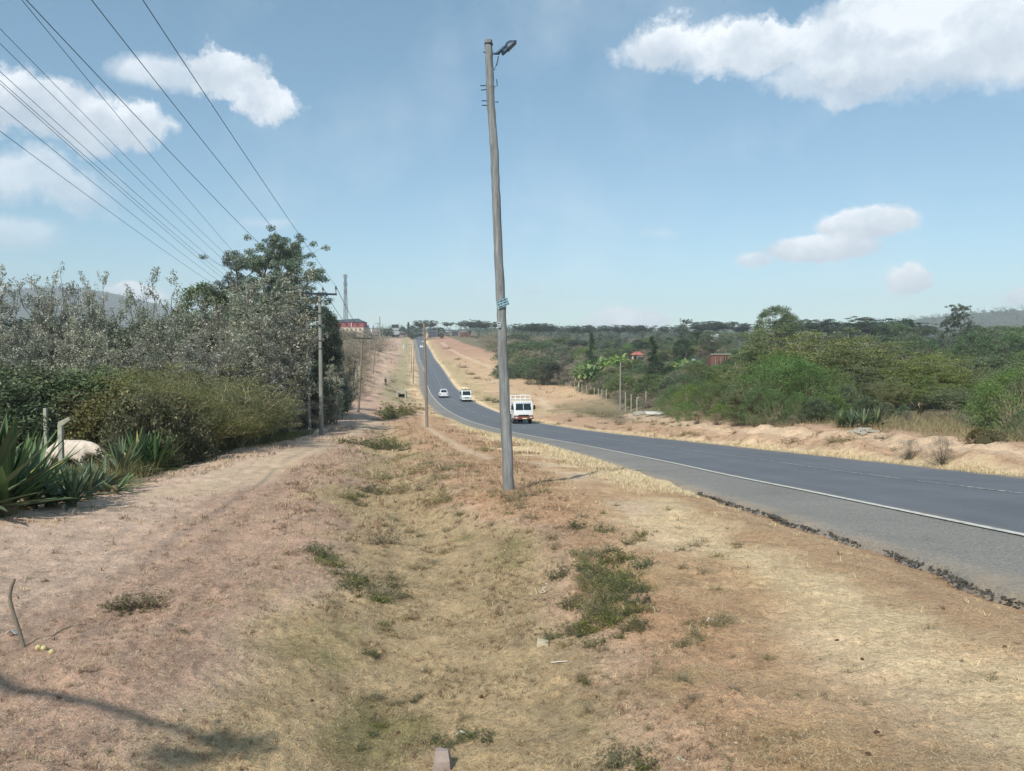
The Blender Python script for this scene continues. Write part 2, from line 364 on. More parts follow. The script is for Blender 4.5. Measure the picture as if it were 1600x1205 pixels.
def mat_ground():
    m = bpy.data.materials.new('dry_earth'); m.use_nodes = True; t = NT(m.node_tree); b = t.n['Principled BSDF']
    b.inputs['Roughness'].default_value = .95; b.inputs['Specular IOR Level'].default_value = .12
    a = t.add('ShaderNodeAttribute', attribute_name='Col').outputs['Color']; co = t.add('ShaderNodeTexCoord').outputs['Object']
    n1 = t.noise(co, 3.2, 8, .68); n2 = t.noise(co, 26, 6, .72); n3 = t.noise(co, 110, 3, .7)
    k = t.ramp(n1, [(.30, (.72,.70,.68)), (.5, (1,1,1)), (.72, (1.16,1.16,1.15))])
    c = t.mix(1.0, a, k, 'MULTIPLY')
    k2 = t.ramp(n2, [(.30, (.48,.43,.39)), (.45, (.92,.91,.90)), (.58, (1.06,1.06,1.05)), (.72, (1.42,1.40,1.34))])
    c = t.mix(.8, c, k2, 'MULTIPLY')
    k3 = t.ramp(n3, [(.34, (.55,.52,.5)), (.5, (1,1,1)), (.7, (1.35,1.33,1.3))])
    c = t.mix(.6, c, k3, 'MULTIPLY')
    t.put(b.inputs['Base Color'], c)
    h = t.m('ADD', t.m('MULTIPLY', n1, .5), t.m('ADD', t.m('MULTIPLY', n2, .35), t.m('MULTIPLY', n3, .12)))
    t.put(b.inputs['Normal'], t.add('ShaderNodeBump', {'Height': h, 'Strength': .9, 'Distance': .09}))
    return m
M = {}
M['ground'] = mat_ground()
# ------------------------------------------------------------------ ground sheet (rings of growing size round the viewpoint's foot)
_r = np.concatenate([np.linspace(.25, 2.2, 16), np.geomspace(2.26, 900, 880), np.geomspace(912, 3600, 50)])
_a = np.concatenate([np.linspace(-46, 46, 520), np.linspace(49, 311, 74)]); _a = np.radians(_a)
RR, AA = np.meshgrid(_r, _a, indexing='ij'); GX = RR*np.sin(AA); GY = RR*np.cos(AA)
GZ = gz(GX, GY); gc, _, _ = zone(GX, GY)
nr, na = RR.shape; idx = np.arange(nr*na).reshape(nr, na); ni = np.roll(idx, -1, 1)
Fg = np.stack([idx[:-1], ni[:-1], ni[1:], idx[1:]], -1).reshape(-1, 4)
Vg = np.stack([GX, GY, GZ], -1).reshape(-1, 3); Cg = gc.reshape(-1, 3)
cv = len(Vg); Vg = np.vstack([Vg, [0, 0, g1(0, 0)]]); Cg = np.vstack([Cg, Cg[0]])
Fc = np.stack([idx[0, ::2], np.roll(idx[0, ::2], -1), np.full(len(idx[0, ::2]), cv), np.full(len(idx[0, ::2]), cv)], -1)
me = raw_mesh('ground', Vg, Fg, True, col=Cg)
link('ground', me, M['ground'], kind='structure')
# ------------------------------------------------------------------ road
YS = np.concatenate([np.arange(-110, 0, 2.), np.arange(0, 60, .35), np.arange(60, 200, 1.2), np.arange(200, 760, 4)])
def strip(name, o0, o1, lift, m, y0=-110, y1=760, jit=None, thick=0, dash=None):
    ys = YS[(YS >= y0) & (YS <= y1)]
    if dash:
        ys = np.arange(y0, y1, .5)
    cols = [o0, o1] if abs(o1-o0) < 1 else list(np.linspace(o0, o1, 27))
    V = []; offs = []; dx = rdir(ys); L = np.sqrt(1+dx*dx); cx_, cz_ = rx(ys), rz(ys)
    for i, o in enumerate(cols):
        oo = np.full(len(ys), float(o))
        if jit is not None and i == jit[0]: oo = oo + jit[1](ys)
        crown = -.012*np.abs(oo)
        offs.append(oo); V.append(np.stack([cx_+oo/L, ys-oo*dx/L, cz_+lift+crown], -1))
    if thick:
        for src, pos in ((V[0], 0), (V[-1], len(V)+1)):
            s = src.copy(); s[:, 2] -= thick; s[:, 0] += -.06 if pos == 0 else .06
            V.insert(pos, s)
    V = np.stack(V, 1); n, k = V.shape[:2]; id_ = np.arange(n*k).reshape(n, k)
    rows = np.arange(n-1)
    if dash: rows = rows[((ys[:-1]-y0) % (dash[0]+dash[1])) < dash[0]]
    F = np.stack([id_[rows][:, :-1], id_[rows][:, 1:], id_[rows+1][:, 1:], id_[rows+1][:, :-1]], -1).reshape(-1, 4)
    if thick: offs = [offs[0]]+offs+[offs[-1]]
    return raw_mesh(name, V.reshape(-1, 3), F, False, var=np.stack(offs, 1).reshape(-1))
def mat_asphalt(name, c, speck, worn=.5, EDGE_=(2.95, 1.6)):
    m = bpy.data.materials.new(name); m.use_nodes = True; t = NT(m.node_tree); b = t.n['Principled BSDF']
    co = t.add('ShaderNodeTexCoord').outputs['Object']
    n1 = t.noise(co, .35, 6, .6); n2 = t.noise(co, 34, 6, .8); n3 = t.noise(co, 5, 5, .6)
    col = t.mix(t.ramp(n1, [(.35, (0,0,0)), (.7, (1,1,1))]), (*c, 1), (*[v*1.25 for v in c], 1))
    col = t.mix(t.m('MULTIPLY', t.ramp(n3, [(.45, (0,0,0)), (.7, (1,1,1))]), .35*worn), col, (*lc(150,140,126), 1))
    col = t.mix(1.0, col, t.ramp(n2, [(.3, (1-speck,)*3), (.5, (1,)*3), (.72, (1+speck*1.6,)*3)]), 'MULTIPLY')
    n4 = t.noise(co, .9, 8, .7); col = t.mix(t.m('MULTIPLY', t.ramp(n4, [(.56, (0,0,0)), (.64, (1,1,1))]), .28), col, (*[v*.72 for v in c], 1))
    of = t.add('ShaderNodeAttribute', attribute_name='var').outputs['Fac']          # metres from the centre line: wheel tracks and dusty edges
    wob = t.m('ADD', of, t.m('MULTIPLY', t.m('SUBTRACT', t.noise(co, .25, 3, .5), .5), .5))
    wt = None
    for c0 in (-2.5, -.95, .95, 2.5):
        g = t.m('SUBTRACT', 1, t.m('DIVIDE', t.m('ABSOLUTE', t.m('SUBTRACT', wob, c0)), .42), clamp=True); wt = g if wt is None else t.m('MAXIMUM', wt, g)
    col = t.mix(t.m('MULTIPLY', wt, t.m('MULTIPLY', t.noise(co, .5, 4, .6), .55)), col, (*[v*1.5 for v in c], 1))
    ed = t.m('MULTIPLY', t.m('SUBTRACT', t.m('ABSOLUTE', wob), EDGE_[0], clamp=True), EDGE_[1], clamp=True)
    col = t.mix(t.m('MULTIPLY', ed, t.ramp(t.noise(co, 1.6, 8, .7), [(.38, (0,0,0)), (.62, (1,1,1))])), col, (*lc(176,154,126), 1))
    t.put(b.inputs['Base Color'], col); b.inputs['Roughness'].default_value = .82; b.inputs['Specular IOR Level'].default_value = .35
    t.put(b.inputs['Normal'], t.add('ShaderNodeBump', {'Height': n2, 'Strength': .5, 'Distance': .01}))
    return m
M['asphalt'] = mat_asphalt('asphalt', lc(96,99,103), .22, .25)
M['shoulder'] = mat_asphalt('worn_shoulder', lc(124,120,113), .6, .8, (4.7, 1.3))
def mat_line(name, worn):
    m = bpy.data.materials.new(name); m.use_nodes = True; t = NT(m.node_tree); b = t.n['Principled BSDF']
    co = t.add('ShaderNodeTexCoord').outputs['Object']
    f = t.ramp(t.noise(co, 9, 7, .7), [(worn-.08, (0,0,0)), (worn+.08, (1,1,1))])
    t.put(b.inputs['Base Color'], t.mix(f, (*lc(104,108,112), 1), (*lc(206,202,190), 1))); b.inputs['Roughness'].default_value = .8
    return m
M['line'] = mat_line('edge_line_paint', .40); M['line2'] = mat_line('centre_line_paint', .54)
jr = lambda ys: (fbm(ys, ys*0+5, .9, 4, 8)-.5)*.22
link('road', strip('road', -RW-.05, RW+.25, .010, M['asphalt'], jit=(26, jr), thick=.0), M['asphalt'], kind='structure')
link('road_shoulder', strip('road_shoulder', -RW-1.85, RW+.05, .0, M['shoulder'], jit=(0, jl), thick=.16), M['shoulder'], kind='structure')
link('edge_line', strip('edge_line', -RW-.06, -RW+.06, .015, M['line'], -40, 560), M['line'], kind='structure')
link('far_edge_line', strip('far_edge_line', RW-.06, RW+.06, .015, M['line'], 55, 560), M['line'], kind='structure')
link('centre_line', strip('centre_line', -.05, .05, .0165, M['line2'], -40, 520, dash=(9, .5)), M['line2'], kind='structure')
# ------------------------------------------------------------------ vegetation library
def tube_np(P, R, n=5):
    P = np.asarray(P, float); R = np.asarray(R, float); k = len(P)
    d = np.gradient(P, axis=0); d /= np.linalg.norm(d, axis=1)[:, None]+1e-9
    ref = np.where(np.abs(d[:, 2:3]) > .9, np.array([[1., 0, 0]]), np.array([[0, 0, 1.]]))
    a = np.cross(d, ref); a /= np.linalg.norm(a, axis=1)[:, None]+1e-9; b = np.cross(d, a)
    t = np.arange(n)/n*2*pi
    V = P[:, None]+R[:, None, None]*(a[:, None]*np.cos(t)[None, :, None]+b[:, None]*np.sin(t)[None, :, None])
    i = np.arange(k*n).reshape(k, n); j = np.roll(i, -1, 1)
    F = np.stack([i[:-1], j[:-1], j[1:], i[1:]], -1).reshape(-1, 4)
    return V.reshape(-1, 3), F
class Acc:
    def __init__(s): s.V = []; s.F = []; s.v = []; s.n = 0
    def add(s, V, F, var=0.): s.V.append(V); s.F.append(F+s.n); s.n += len(V); s.v.append(np.broadcast_to(np.asarray(var, float), (len(V),)))
    def mesh(s, name, sm=False): return raw_mesh(name, np.vstack(s.V), np.vstack(s.F), sm, var=np.concatenate(s.v))
def leaves(rng, C, n, rad, ll, lw, up=.5, droop=0., pale=.0):
    """leaf-sized faces round every clump centre"""
    k = len(C); N = k*n; c = np.repeat(C, n, 0)
    g = rng.normal(size=(N, 3)); g /= np.linalg.norm(g, axis=1)[:, None]
    r = rng.random(N)**.45; P = c + g*r[:, None]*np.repeat(np.broadcast_to(rad, (k, 3)), n, 0)
    d = rng.normal(size=(N, 3)); d[:, 2] = d[:, 2]*(1-up) - droop; d += g*.6; d /= np.linalg.norm(d, axis=1)[:, None]
    s = rng.normal(size=(N, 3)); s[:, 2] *= (1-up); s = np.cross(d, np.cross(s, d)); s /= np.linalg.norm(s, axis=1)[:, None]+1e-9
    L = (ll*(.6+.8*rng.random(N)))[:, None]; W = (lw*(.6+.8*rng.random(N)))[:, None]
    V = np.stack([P-d*L*.5, P+s*W*.5-d*L*.05, P+d*L*.5, P-s*W*.5-d*L*.05], 1).reshape(-1, 3)
    F = np.arange(N*4).reshape(N, 4)
    cvv = np.repeat(rng.random(k), n)
    var = np.clip(cvv*.45+rng.random(N)*.45, 0, .9); var = np.where(rng.random(N) < pale*(.4+1.2*cvv), 1., var)
    return V, F, np.repeat(var, 4)
def curve(rng, a, b, bend=.15, up=.25, n=6):
    a = np.array(a, float); b = np.array(b, float); L = np.linalg.norm(b-a); t = np.linspace(0, 1, n)[:, None]
    m = (a+b)/2+rng.normal(size=3)*L*bend+np.array([0, 0, -up*L*.0]); m[2] += -up*L*.3
    P = (1-t)**2*a+2*t*(1-t)*m+t*t*b
    P[1:-1] += rng.normal(size=(n-2, 3))*L*.025
    return P
def tree_proto(kind, seed):
    rng = np.random.default_rng(seed); T_ = Acc(); L_ = Acc()
    lob = rng.random(8)*.5+.7
    def lobed(az): return np.interp((az/(2*pi)*8) % 8, range(9), list(lob)+[lob[0]])
    def branch(a, b, r0, r1, bend=.12, up=.25, n=6, sides=5):
        P = curve(rng, a, b, bend, up, n); T_.add(*tube_np(P, np.linspace(r0, r1, n), sides), rng.random()); return P
    if kind == 'pale':
        H = 9.; C = []
        for s in range(rng.integers(5, 8)):
            az = rng.random()*2*pi; rr = rng.random()*2.1; top = np.array([cos(az)*rr, sin(az)*rr, H*(.72+.28*rng.random())])
            P = branch((cos(az)*.2, sin(az)*.2, 0), top, .07, .012, .05, 0, 9)
            for q in range(24):
                t = .10+.9*rng.random(); i = t*8; p = P[int(min(i, 7))]+(P[int(min(i, 7))+1]-P[int(min(i, 7))])*(i-int(min(i, 7)))
                a2 = rng.random()*2*pi; e = (1.35-t*.9)*(.4+.8*rng.random())
                tip = p+np.array([cos(a2)*e, sin(a2)*e, .35+.5*rng.random()]); tip[2] = min(tip[2], H*1.01)
                branch(p, tip, .016, .005, .1, .2, 4, 3); C.append(tip); C.append(p*.45+tip*.55)
        C = np.array(C); hf = C[:, 2]/H; L_.add(*leaves(rng, C[hf < .72], 34, (.33, .33, .26), .15, .07, .35, .35, .20)); L_.add(*leaves(rng, C[hf >= .72], 17, (.26, .26, .22), .15, .07, .35, .35, .12))
    elif kind == 'euc':
        H = 16.; top = np.array([rng.normal()*.7, rng.normal()*.7, H*.93]); P = branch((0, 0, 0), top, .24, .05, .03, 0, 10, 7)
        C = []
        for q in range(15):
            t = .42+.58*(q/14)**.9; i = int(t*8.9); p = P[i]; a2 = q*2.4+rng.random(); e = (2.9-1.7*t)*(.7+.6*rng.random())
            tip = p+np.array([cos(a2)*e, sin(a2)*e, 1.1+rng.random()*1.3]); tip[2] = min(tip[2], H*.97); B = branch(p, tip, .08, .02, .1, .3, 6)
            for s in range(13):
                c = tip+rng.normal(size=3)*np.array([.68, .68, .4]); branch(B[3], c, .02, .006, .1, .1, 4, 3); C.append(c)
        L_.add(*leaves(rng, np.array(C), 115, (.42, .42, .30), .20, .065, .2, .5, .12))
    elif kind in ('round', 'dark'):
        H = 8.; R = 3.2 if kind == 'round' else 2.7; tr_ = .32 if kind == 'round' else .1
        P = branch((0, 0, 0), (rng.normal()*.3, rng.normal()*.3, H*.6), .2, .08, .05, 0, 7, 7); C = []
        for q in range(210):
            az = rng.random()*2*pi; cz = rng.random()*2-1; rr = (.55+.45*rng.random())**.6*lobed(az); s_ = sqrt(1-cz*cz)
            c = np.array([cos(az)*s_*R*rr, sin(az)*s_*R*rr, H*(tr_+(1-tr_)*.5)+cz*H*(1-tr_)*.46*(.8+.3*rr)])
            if c[2] < H*tr_*.8: continue
            C.append(c)
            if q % 4 == 0: branch(P[rng.integers(2, 6)], c, .05, .01, .1, .3, 5, 4)
        L_.add(*leaves(rng, np.array(C), 62, (.62, .62, .42), .17, .10, .4, .1, .10 if kind == 'round' else .02))
    elif kind == 'cone':
        H = 9.; P = branch((0, 0, 0), (rng.normal()*.1, rng.normal()*.1, H), .14, .02, .01, 0, 9, 6); C = []
        for q in range(230):
            t = .08+.9*rng.random()**1.15; az = rng.random()*2*pi; e = (1-t)**.75*2.1*(.55+.5*rng.random())*lobed(az)
            p = P[int(t*8)]; tip = np.array([P[int(t*8)][0]+cos(az)*e, P[int(t*8)][1]+sin(az)*e, t*H-.15*e])
            if q % 2: branch((p[0], p[1], t*H), tip, .02, .006, .05, 0, 4, 3)
            C.append(tip); C.append(tip*.6+np.array([p[0], p[1], t*H])*.4)
        L_.add(*leaves(rng, np.array(C), 36, (.34, .34, .26), .15, .05, .4, .2, .0))
    elif kind in ('feather', 'acacia', 'flat'):
        H, R, lay = dict(feather=(4.6, 3.4, (.35, .55, .75, .93)), acacia=(6.5, 4.4, (.42, .58, .74, .9)), flat=(8., 5.2, (.74, .84, .92)))[kind]
        C = []
        for s in range(4 if kind != 'flat' else 3):
            az0 = s*2*pi/4+rng.random(); m = np.array([cos(az0)*R*.32, sin(az0)*R*.32, H*(.36 if kind != 'flat' else .55)])
            P = branch((0, 0, 0), m, .13 if kind != 'feather' else .08, .07 if kind != 'feather' else .045, .12, 0, 6, 6)
            for q in range(13 if kind != 'flat' else 10):
                az = az0+rng.normal()*.8; l = lay[rng.integers(0, len(lay))]; e = R*(.25+.75*rng.random()**.6)*lobed(az)*(1-.35*abs(l-.75) if kind != 'flat' else 1)
                tip = np.array([cos(az)*e, sin(az)*e, H*l*(1.0-.10*(e/R)**2)+rng.normal()*.12])
                B = branch(m, tip, .045, .012, .12, .35, 7, 4)
                for u in range(9):
                    b0 = B[rng.integers(3, 7)]; c = b0+rng.normal(size=3)*np.array([.62, .62, .14]); c[2] = min(c[2]+.12, H)
                    C.append(c)
                    if u % 3 == 0: branch(b0, c, .010, .004, .1, 0, 3, 3)
        fl = .12 if kind != 'feather' else .15
        L_.add(*leaves(rng, np.array(C), dict(feather=48, acacia=66, flat=95)[kind], (.58, .58, fl*1.2), dict(feather=.125, acacia=.17, flat=.2)[kind], dict(feather=.04, acacia=.065, flat=.09)[kind], .75, .0, .05))
    elif kind in ('bush', 'scrub', 'leafy', 'green'):
        H, R = dict(bush=(3., 2.3), scrub=(2.6, 2.2), leafy=(3., 2.4), green=(4.2, 2.9))[kind]; C = []
        for q in range(150 if kind != 'scrub' else 90):
            az = rng.random()*2*pi; el = math.asin(rng.random()**.8); rr = (.45+.55*rng.random()**.5)*lobed(az)
            c = np.array([cos(az)*cos(el)*R*rr, sin(az)*cos(el)*R*rr, sin(el)*H*.93*(.72+.3*rr)+.12]); c[2] = min(c[2], H)
            branch((rng.normal()*.15, rng.normal()*.15, 0), c, .03 if q % 5 == 0 else .014, .004, .13, .1, 5, 3); C.append(c)
        C = np.array(C)
        if kind == 'scrub': L_.add(*leaves(rng, C, 45, (.36, .36, .3), .11, .03, .2, -.1, .3))
        elif kind == 'leafy': L_.add(*leaves(rng, C, 34, (.36, .36, .26), .15, .085, .3, .45, .06))
        elif kind == 'green': L_.add(*leaves(rng, C, 95, (.46, .46, .38), .12, .04, .25, -.3, .03))
        else: L_.add(*leaves(rng, C, 70, (.36, .36, .28), .13, .055, .3, .0, .05))
    elif kind in ('weed', 'dryweed'):
        H = .34; C = []
        for q in range(54):
            az = rng.random()*2*pi; el = .12+1.25*rng.random()**1.2; L = (.22+.3*rng.random())*lobed(az); b0 = np.array([rng.normal()*.09, rng.normal()*.09, 0])
            tip = b0+np.array([cos(az)*cos(el), sin(az)*cos(el), sin(el)*.8])*L; tip[2] = min(max(tip[2], .02), H)
            P = branch(b0, tip, .004, .0015, .12, .25, 5, 3)
            for s in range(6): C.append(P[rng.integers(1, 5)]+rng.normal(size=3)*.022)
        C = np.array(C); C[:, 2] = np.abs(C[:, 2])
        L_.add(*leaves(rng, C, 7 if kind == 'weed' else 4, (.03, .03, .022), .034, .011, .3, .0, .12))
    elif kind == 'banana':
        H = 4.
        for s in range(3):
            a = rng.random()*2*pi; bx_, by_ = cos(a)*.5*s, sin(a)*.5*s; h = H*(.42 if s == 0 else .3)
            T_.add(*tube_np([(bx_, by_, 0), (bx_, by_, h*.5), (bx_, by_, h)], [.14, .12, .06], 7), .5)
            for q in range(8):
                az = q*2*pi/8+rng.random(); L = 1.9*(h/H/.42)**.5*(.8+.4*rng.random()); rise = .9+rng.random()*.8; t = np.linspace(0, 1, 8)
                cl = np.stack([bx_+cos(az)*L*t*.8, by_+sin(az)*L*t*.8, h+L*(rise*t-1.05*t*t*(.5+.5*rng.random()))], -1)
                wd = .30*np.sin(np.clip(t*.97+.04, 0, 1)*pi)**.6; sd = np.array([-sin(az), cos(az), 0])
                V = np.stack([cl-sd*wd[:, None]-np.array([0, 0, .06]), cl, cl+sd*wd[:, None]-np.array([0, 0, .06])], 1).reshape(-1, 3)
                i = np.arange(24).reshape(8, 3); F = np.stack([i[:-1, :-1], i[:-1, 1:], i[1:, 1:], i[1:, :-1]], -1).reshape(-1, 4); L_.add(V, F, rng.random())
    me1 = T_.mesh(kind+'_wood', True); me2 = L_.mesh(kind+'_leaf')
    return me1, me2, H
def mat_leaf(name, c0, c1, c2, trans=.28, rough=.6):
    """dark to light leaf colours, c2 for the palest leaves (pale undersides, blossom, dry leaves)"""
    m = bpy.data.materials.new(name); m.use_nodes = True; t = NT(m.node_tree); b = t.n['Principled BSDF']
    a = t.add('ShaderNodeAttribute', attribute_name='var').outputs['Fac']; oi = t.add('ShaderNodeObjectInfo').outputs['Random']
    c = t.ramp(a, [(0, c0), (.5, tuple((x+y)/2 for x, y in zip(c0, c1))), (.9, c1), (.97, c2)])
    hs = t.add('ShaderNodeHueSaturation', {'Hue': t.m('ADD', .475, t.m('MULTIPLY', oi, .05)), 'Saturation': t.m('ADD', .80, t.m('MULTIPLY', t.m('FRACT', t.m('MULTIPLY', oi, 7.3)), .5)), 'Value': t.m('ADD', .86, t.m('MULTIPLY', t.m('FRACT', t.m('MULTIPLY', oi, 3.7)), .5)), 'Color': c})
    t.put(b.inputs['Base Color'], hs); b.inputs['Roughness'].default_value = rough; b.inputs['Specular IOR Level'].default_value = .3
    tr = t.add('ShaderNodeBsdfTranslucent', {'Color': hs})
    mx = t.add('ShaderNodeMixShader', {0: trans, 1: b, 2: tr})
    t.l.new(mx.outputs[0], t.n['Material Output'].inputs[0]); return m
M['bark'] = mat('grey_bark', lc(112,104,92), .95, noise=(6, .7, lc(70,62,54)), bump=(30, .5, .02))
M['bark_pale'] = mat('pale_bark', lc(178,168,140), .9, noise=(5, .6, lc(134,124,96)))
M['bark_dark'] = mat('dark_bark', lc(66,56,46), .95, noise=(6, .6, lc(40,34,28)))
LM = dict(
 weed=mat_leaf('weed_leaf', lc(78,86,54), lc(118,122,80), lc(160,150,104), .3),
 dryweed=mat_leaf('dry_weed_leaf', lc(104,92,66), lc(140,126,92), lc(176,160,124), .3),
 pale=mat_leaf('pale_flowering_leaf', lc(110,116,100), lc(168,168,150), lc(210,206,192), .38),
 euc=mat_leaf('eucalyptus_leaf', lc(72,88,78), lc(124,138,118), lc(166,170,150)),
 round=mat_leaf('broad_leaf', lc(62,80,56), lc(114,132,94), lc(158,164,126)),
 dark=mat_leaf('dark_evergreen_leaf', lc(38,54,44), lc(72,92,66), lc(96,112,80)),
 cone=mat_leaf('conifer_needle', lc(44,60,46), lc(78,96,70), lc(100,114,80)),
 feather=mat_leaf('feathery_leaf', lc(90,94,62), lc(138,138,92), lc(172,168,124), .35),
 acacia=mat_leaf('acacia_leaf', lc(86,98,64), lc(138,146,100), lc(178,174,138), .35),
 flat=mat_leaf('flat_acacia_leaf', lc(52,68,56), lc(90,108,84), lc(120,130,102)),
 bush=mat_leaf('bush_leaf', lc(68,84,58), lc(116,130,90), lc(156,160,118)),
 green=mat_leaf('green_bush_leaf', lc(72,94,58), lc(124,144,90), lc(160,170,116), .38),
 scrub=mat_leaf('dry_scrub_leaf', lc(112,102,84), lc(146,136,114), lc(182,170,148)),
 leafy=mat_leaf('brownish_leaf', lc(70,72,46), lc(120,116,76), lc(160,146,104)),
 banana=mat_leaf('banana_leaf', lc(98,122,72), lc(144,162,104), lc(180,184,130), .35))
BARK = dict(weed='bark', dryweed='bark_pale', pale='bark', euc='bark', round='bark', dark='bark_dark', cone='bark_dark', feather='bark_pale', acacia='bark_pale', flat='bark', bush='bark', green='bark_pale', scrub='bark', leafy='bark_dark', banana='bark_pale')
PROTO = {}
NV = dict(weed=4, dryweed=4, pale=4, euc=2, round=2, dark=2, cone=2, feather=3, acacia=3, flat=3, bush=3, green=3, scrub=3, leafy=2, banana=2)
KN = dict(weed='weed', dryweed='dry_weed', pale='leafy_tree', euc='eucalyptus_tree', round='broadleaf_tree', dark='evergreen_tree', cone='conifer_tree', feather='feathery_shrub', acacia='acacia_tree', flat='flat_topped_acacia',
          bush='bush', green='green_bush', scrub='dry_shrub', leafy='broad_leaved_bush', banana='banana_plant')
_rt = random.Random(5)
NTREE = [0]
def tr(kind, x, Y, z, h, label, group=None, wide=1.0, cat=None, name=None):
    v = _rt.randrange(NV[kind])
    for c0, c1, cy, cY in ((1108, 1144, 570, 128), (986, 1008, 561, 203)):      # growth stays low before the two valley houses
        p_ = CXP+x/max(Y, 1)*FPX; rp = .42*h*wide/max(Y, 1)*FPX
        if kind != 'cone' and 60 < Y < cY and p_+rp > c0 and p_-rp < c1: h = min(h, max(.8, EYE-(cy-HOR)/FPX*Y-z))
    key = (kind, v)
    if key not in PROTO:
        a, b, H = tree_proto(kind, 100+v*7+len(kind)*31); a.materials.append(M[BARK[kind]]); b.materials.append(LM[kind]); PROTO[key] = (a, b, H)
    a, b, H = PROTO[key]; s = h/H
    woody = kind not in ('bush', 'green', 'scrub', 'leafy', 'feather', 'banana', 'weed', 'dryweed')
    e = thing(name or KN[kind], (x, Y, z-.05*s), label, cat or ('tree' if woody else 'plant' if kind == 'banana' else 'shrub'), group, _rt.random()*6.28)
    e.scale = (s*wide, s*wide, s)
    link('trunk' if woody else 'stems', a, None, e); link('crown' if woody else 'foliage', b, None, e); NTREE[0] += 1
    return e
def tp(kind, px, Y, top, label, group=None, wide=1.0, **k):
    g = gat(px, Y); t = at(px, top, Y); return tr(kind, g.x, Y, g.z, max(t.z-g.z, .6), label, group, wide, **k)
# ------------------------------------------------------------------ left of the footpath
G1 = 'pale flowering trees of the roadside grove on the left'
L1 = 'slender grey tree with pale blossom and many stems in the grove left of the footpath'
for px, Y, top, wd in ((-60,40,415,1),(-20,46,436,1),(14,41,434,1),(52,44,426,.8),(80,50,446,1),(128,43,452,.9),(185,47,462,1),(215,41,478,1.0),
                       (292,42,486,1.1),(330,46,462,1.1),(30,52,452,1),(150,54,462,1),(262,54,474,1),(308,58,470,1),
                       (355,52,446,1.1),(-90,48,430,1),(110,36,500,1),(160,37,520,1),(60,36,505,1.0),(20,35,515,1),(240,39,520,1.0),(290,37,540,1.),(330,40,530,1.),(-30,36,500,1)):
    tp('pale', px, Y, top, L1, G1, wd)
tp('pale', 102, 45, 416, 'tall thin grey tree spiking above the left grove, nearest the dark hill', None, .62)
tp('pale', 160, 47, 428, 'bare twiggy tree rising thinly over the left grove beside the hill slope', None, .55)
tp('pale', 252, 47, 424, 'upright grey tree standing clear of the left grove against the sky', None, .75)
for px, Y, top, wd in ((385,50,434,1.15),(415,46,440,1.2),(440,52,422,1.2),(400,44,470,1.2),(446,47,490,.9),(452,56,464,1.),(370,43,520,1),(425,43,520,1.1)):
    tp('pale', px, Y, top, 'dense pale-leaved tree in the tall clump left of the crossarm pole', 'pale-leaved trees of the tall clump by the crossarm pole', wd)
tp('euc', 456, 66, 371, 'tallest eucalyptus on the left, its clumped crown right above the pale trees', None, 1.0)
tp('euc', 435, 70, 388, 'second tall eucalyptus on the left, close behind the tallest one', None, 1.25)
tp('euc', 400, 68, 400, 'eucalyptus with open crown where the lower wires enter the left trees', None, 1.2)
tp('euc', 352, 74, 404, 'leaning eucalyptus with separate leaf clumps at the left end of the eucalyptus row', None, 1.15)
tp('round', 318, 74, 446, 'dark rounded tree beyond the left grove, left of the eucalyptus row', None, .7)
tp('dark', 508, 80, 480, 'dark evergreen tree just right of the crossarm pole top', None, .45)
tp('dark', 519, 92, 489, 'dark evergreen tree left of the red-banded building', None, .34)
tp('dark', 492, 74, 518, 'dark evergreen tree directly behind the crossarm pole', None, 1.)
for px, Y, top in ((520,66,560),(531,74,548),(542,84,560),(512,60,590),(524,62,600)):
    tp('pale', px, Y, top, 'pale-leaved young tree between the crossarm pole and the leaning pole', 'pale young trees right of the crossarm pole', 1.3)
for px, Y, top in ((524,72,606),(532,80,604),(518,66,618)):
    tp('dark', px, Y, top, 'dark clipped-looking evergreen bush casting shade on the footpath', 'dark evergreen bushes at the path edge', 1.3, cat='shrub', name='evergreen_bush')
tp('dark', 478, 60, 560, 'dark evergreen filling the gap between the two left poles', None, 1.3)
for px, Y, top in ((488,57,628),(470,56,640),(505,62,640)):
    tp('scrub', px, Y, top, 'dry twiggy shrub at the foot of the crossarm pole', 'dry shrubs around the crossarm pole', 1.2)
_rh = random.Random(21)
for i in range(26):
    px = _rh.uniform(240, 430); Y = 28+(px-240)/190*9+_rh.uniform(-1.5, 5); x = (px-CXP)/FPX*Y
    if x > np.interp(Y, [0, 15, 21, 32, 48], [-8.5, -9.0, -10.5, -12.6, -14.0]): continue
    tr('feather', x, Y, g1(x, Y), _rh.uniform(1.0, 2.9), 'loose sprawling yellow-green shrub breaking the outline of the left thorn belt', 'loose shrubs of the left thorn belt', _rh.uniform(.6, 1.1), cat='shrub')
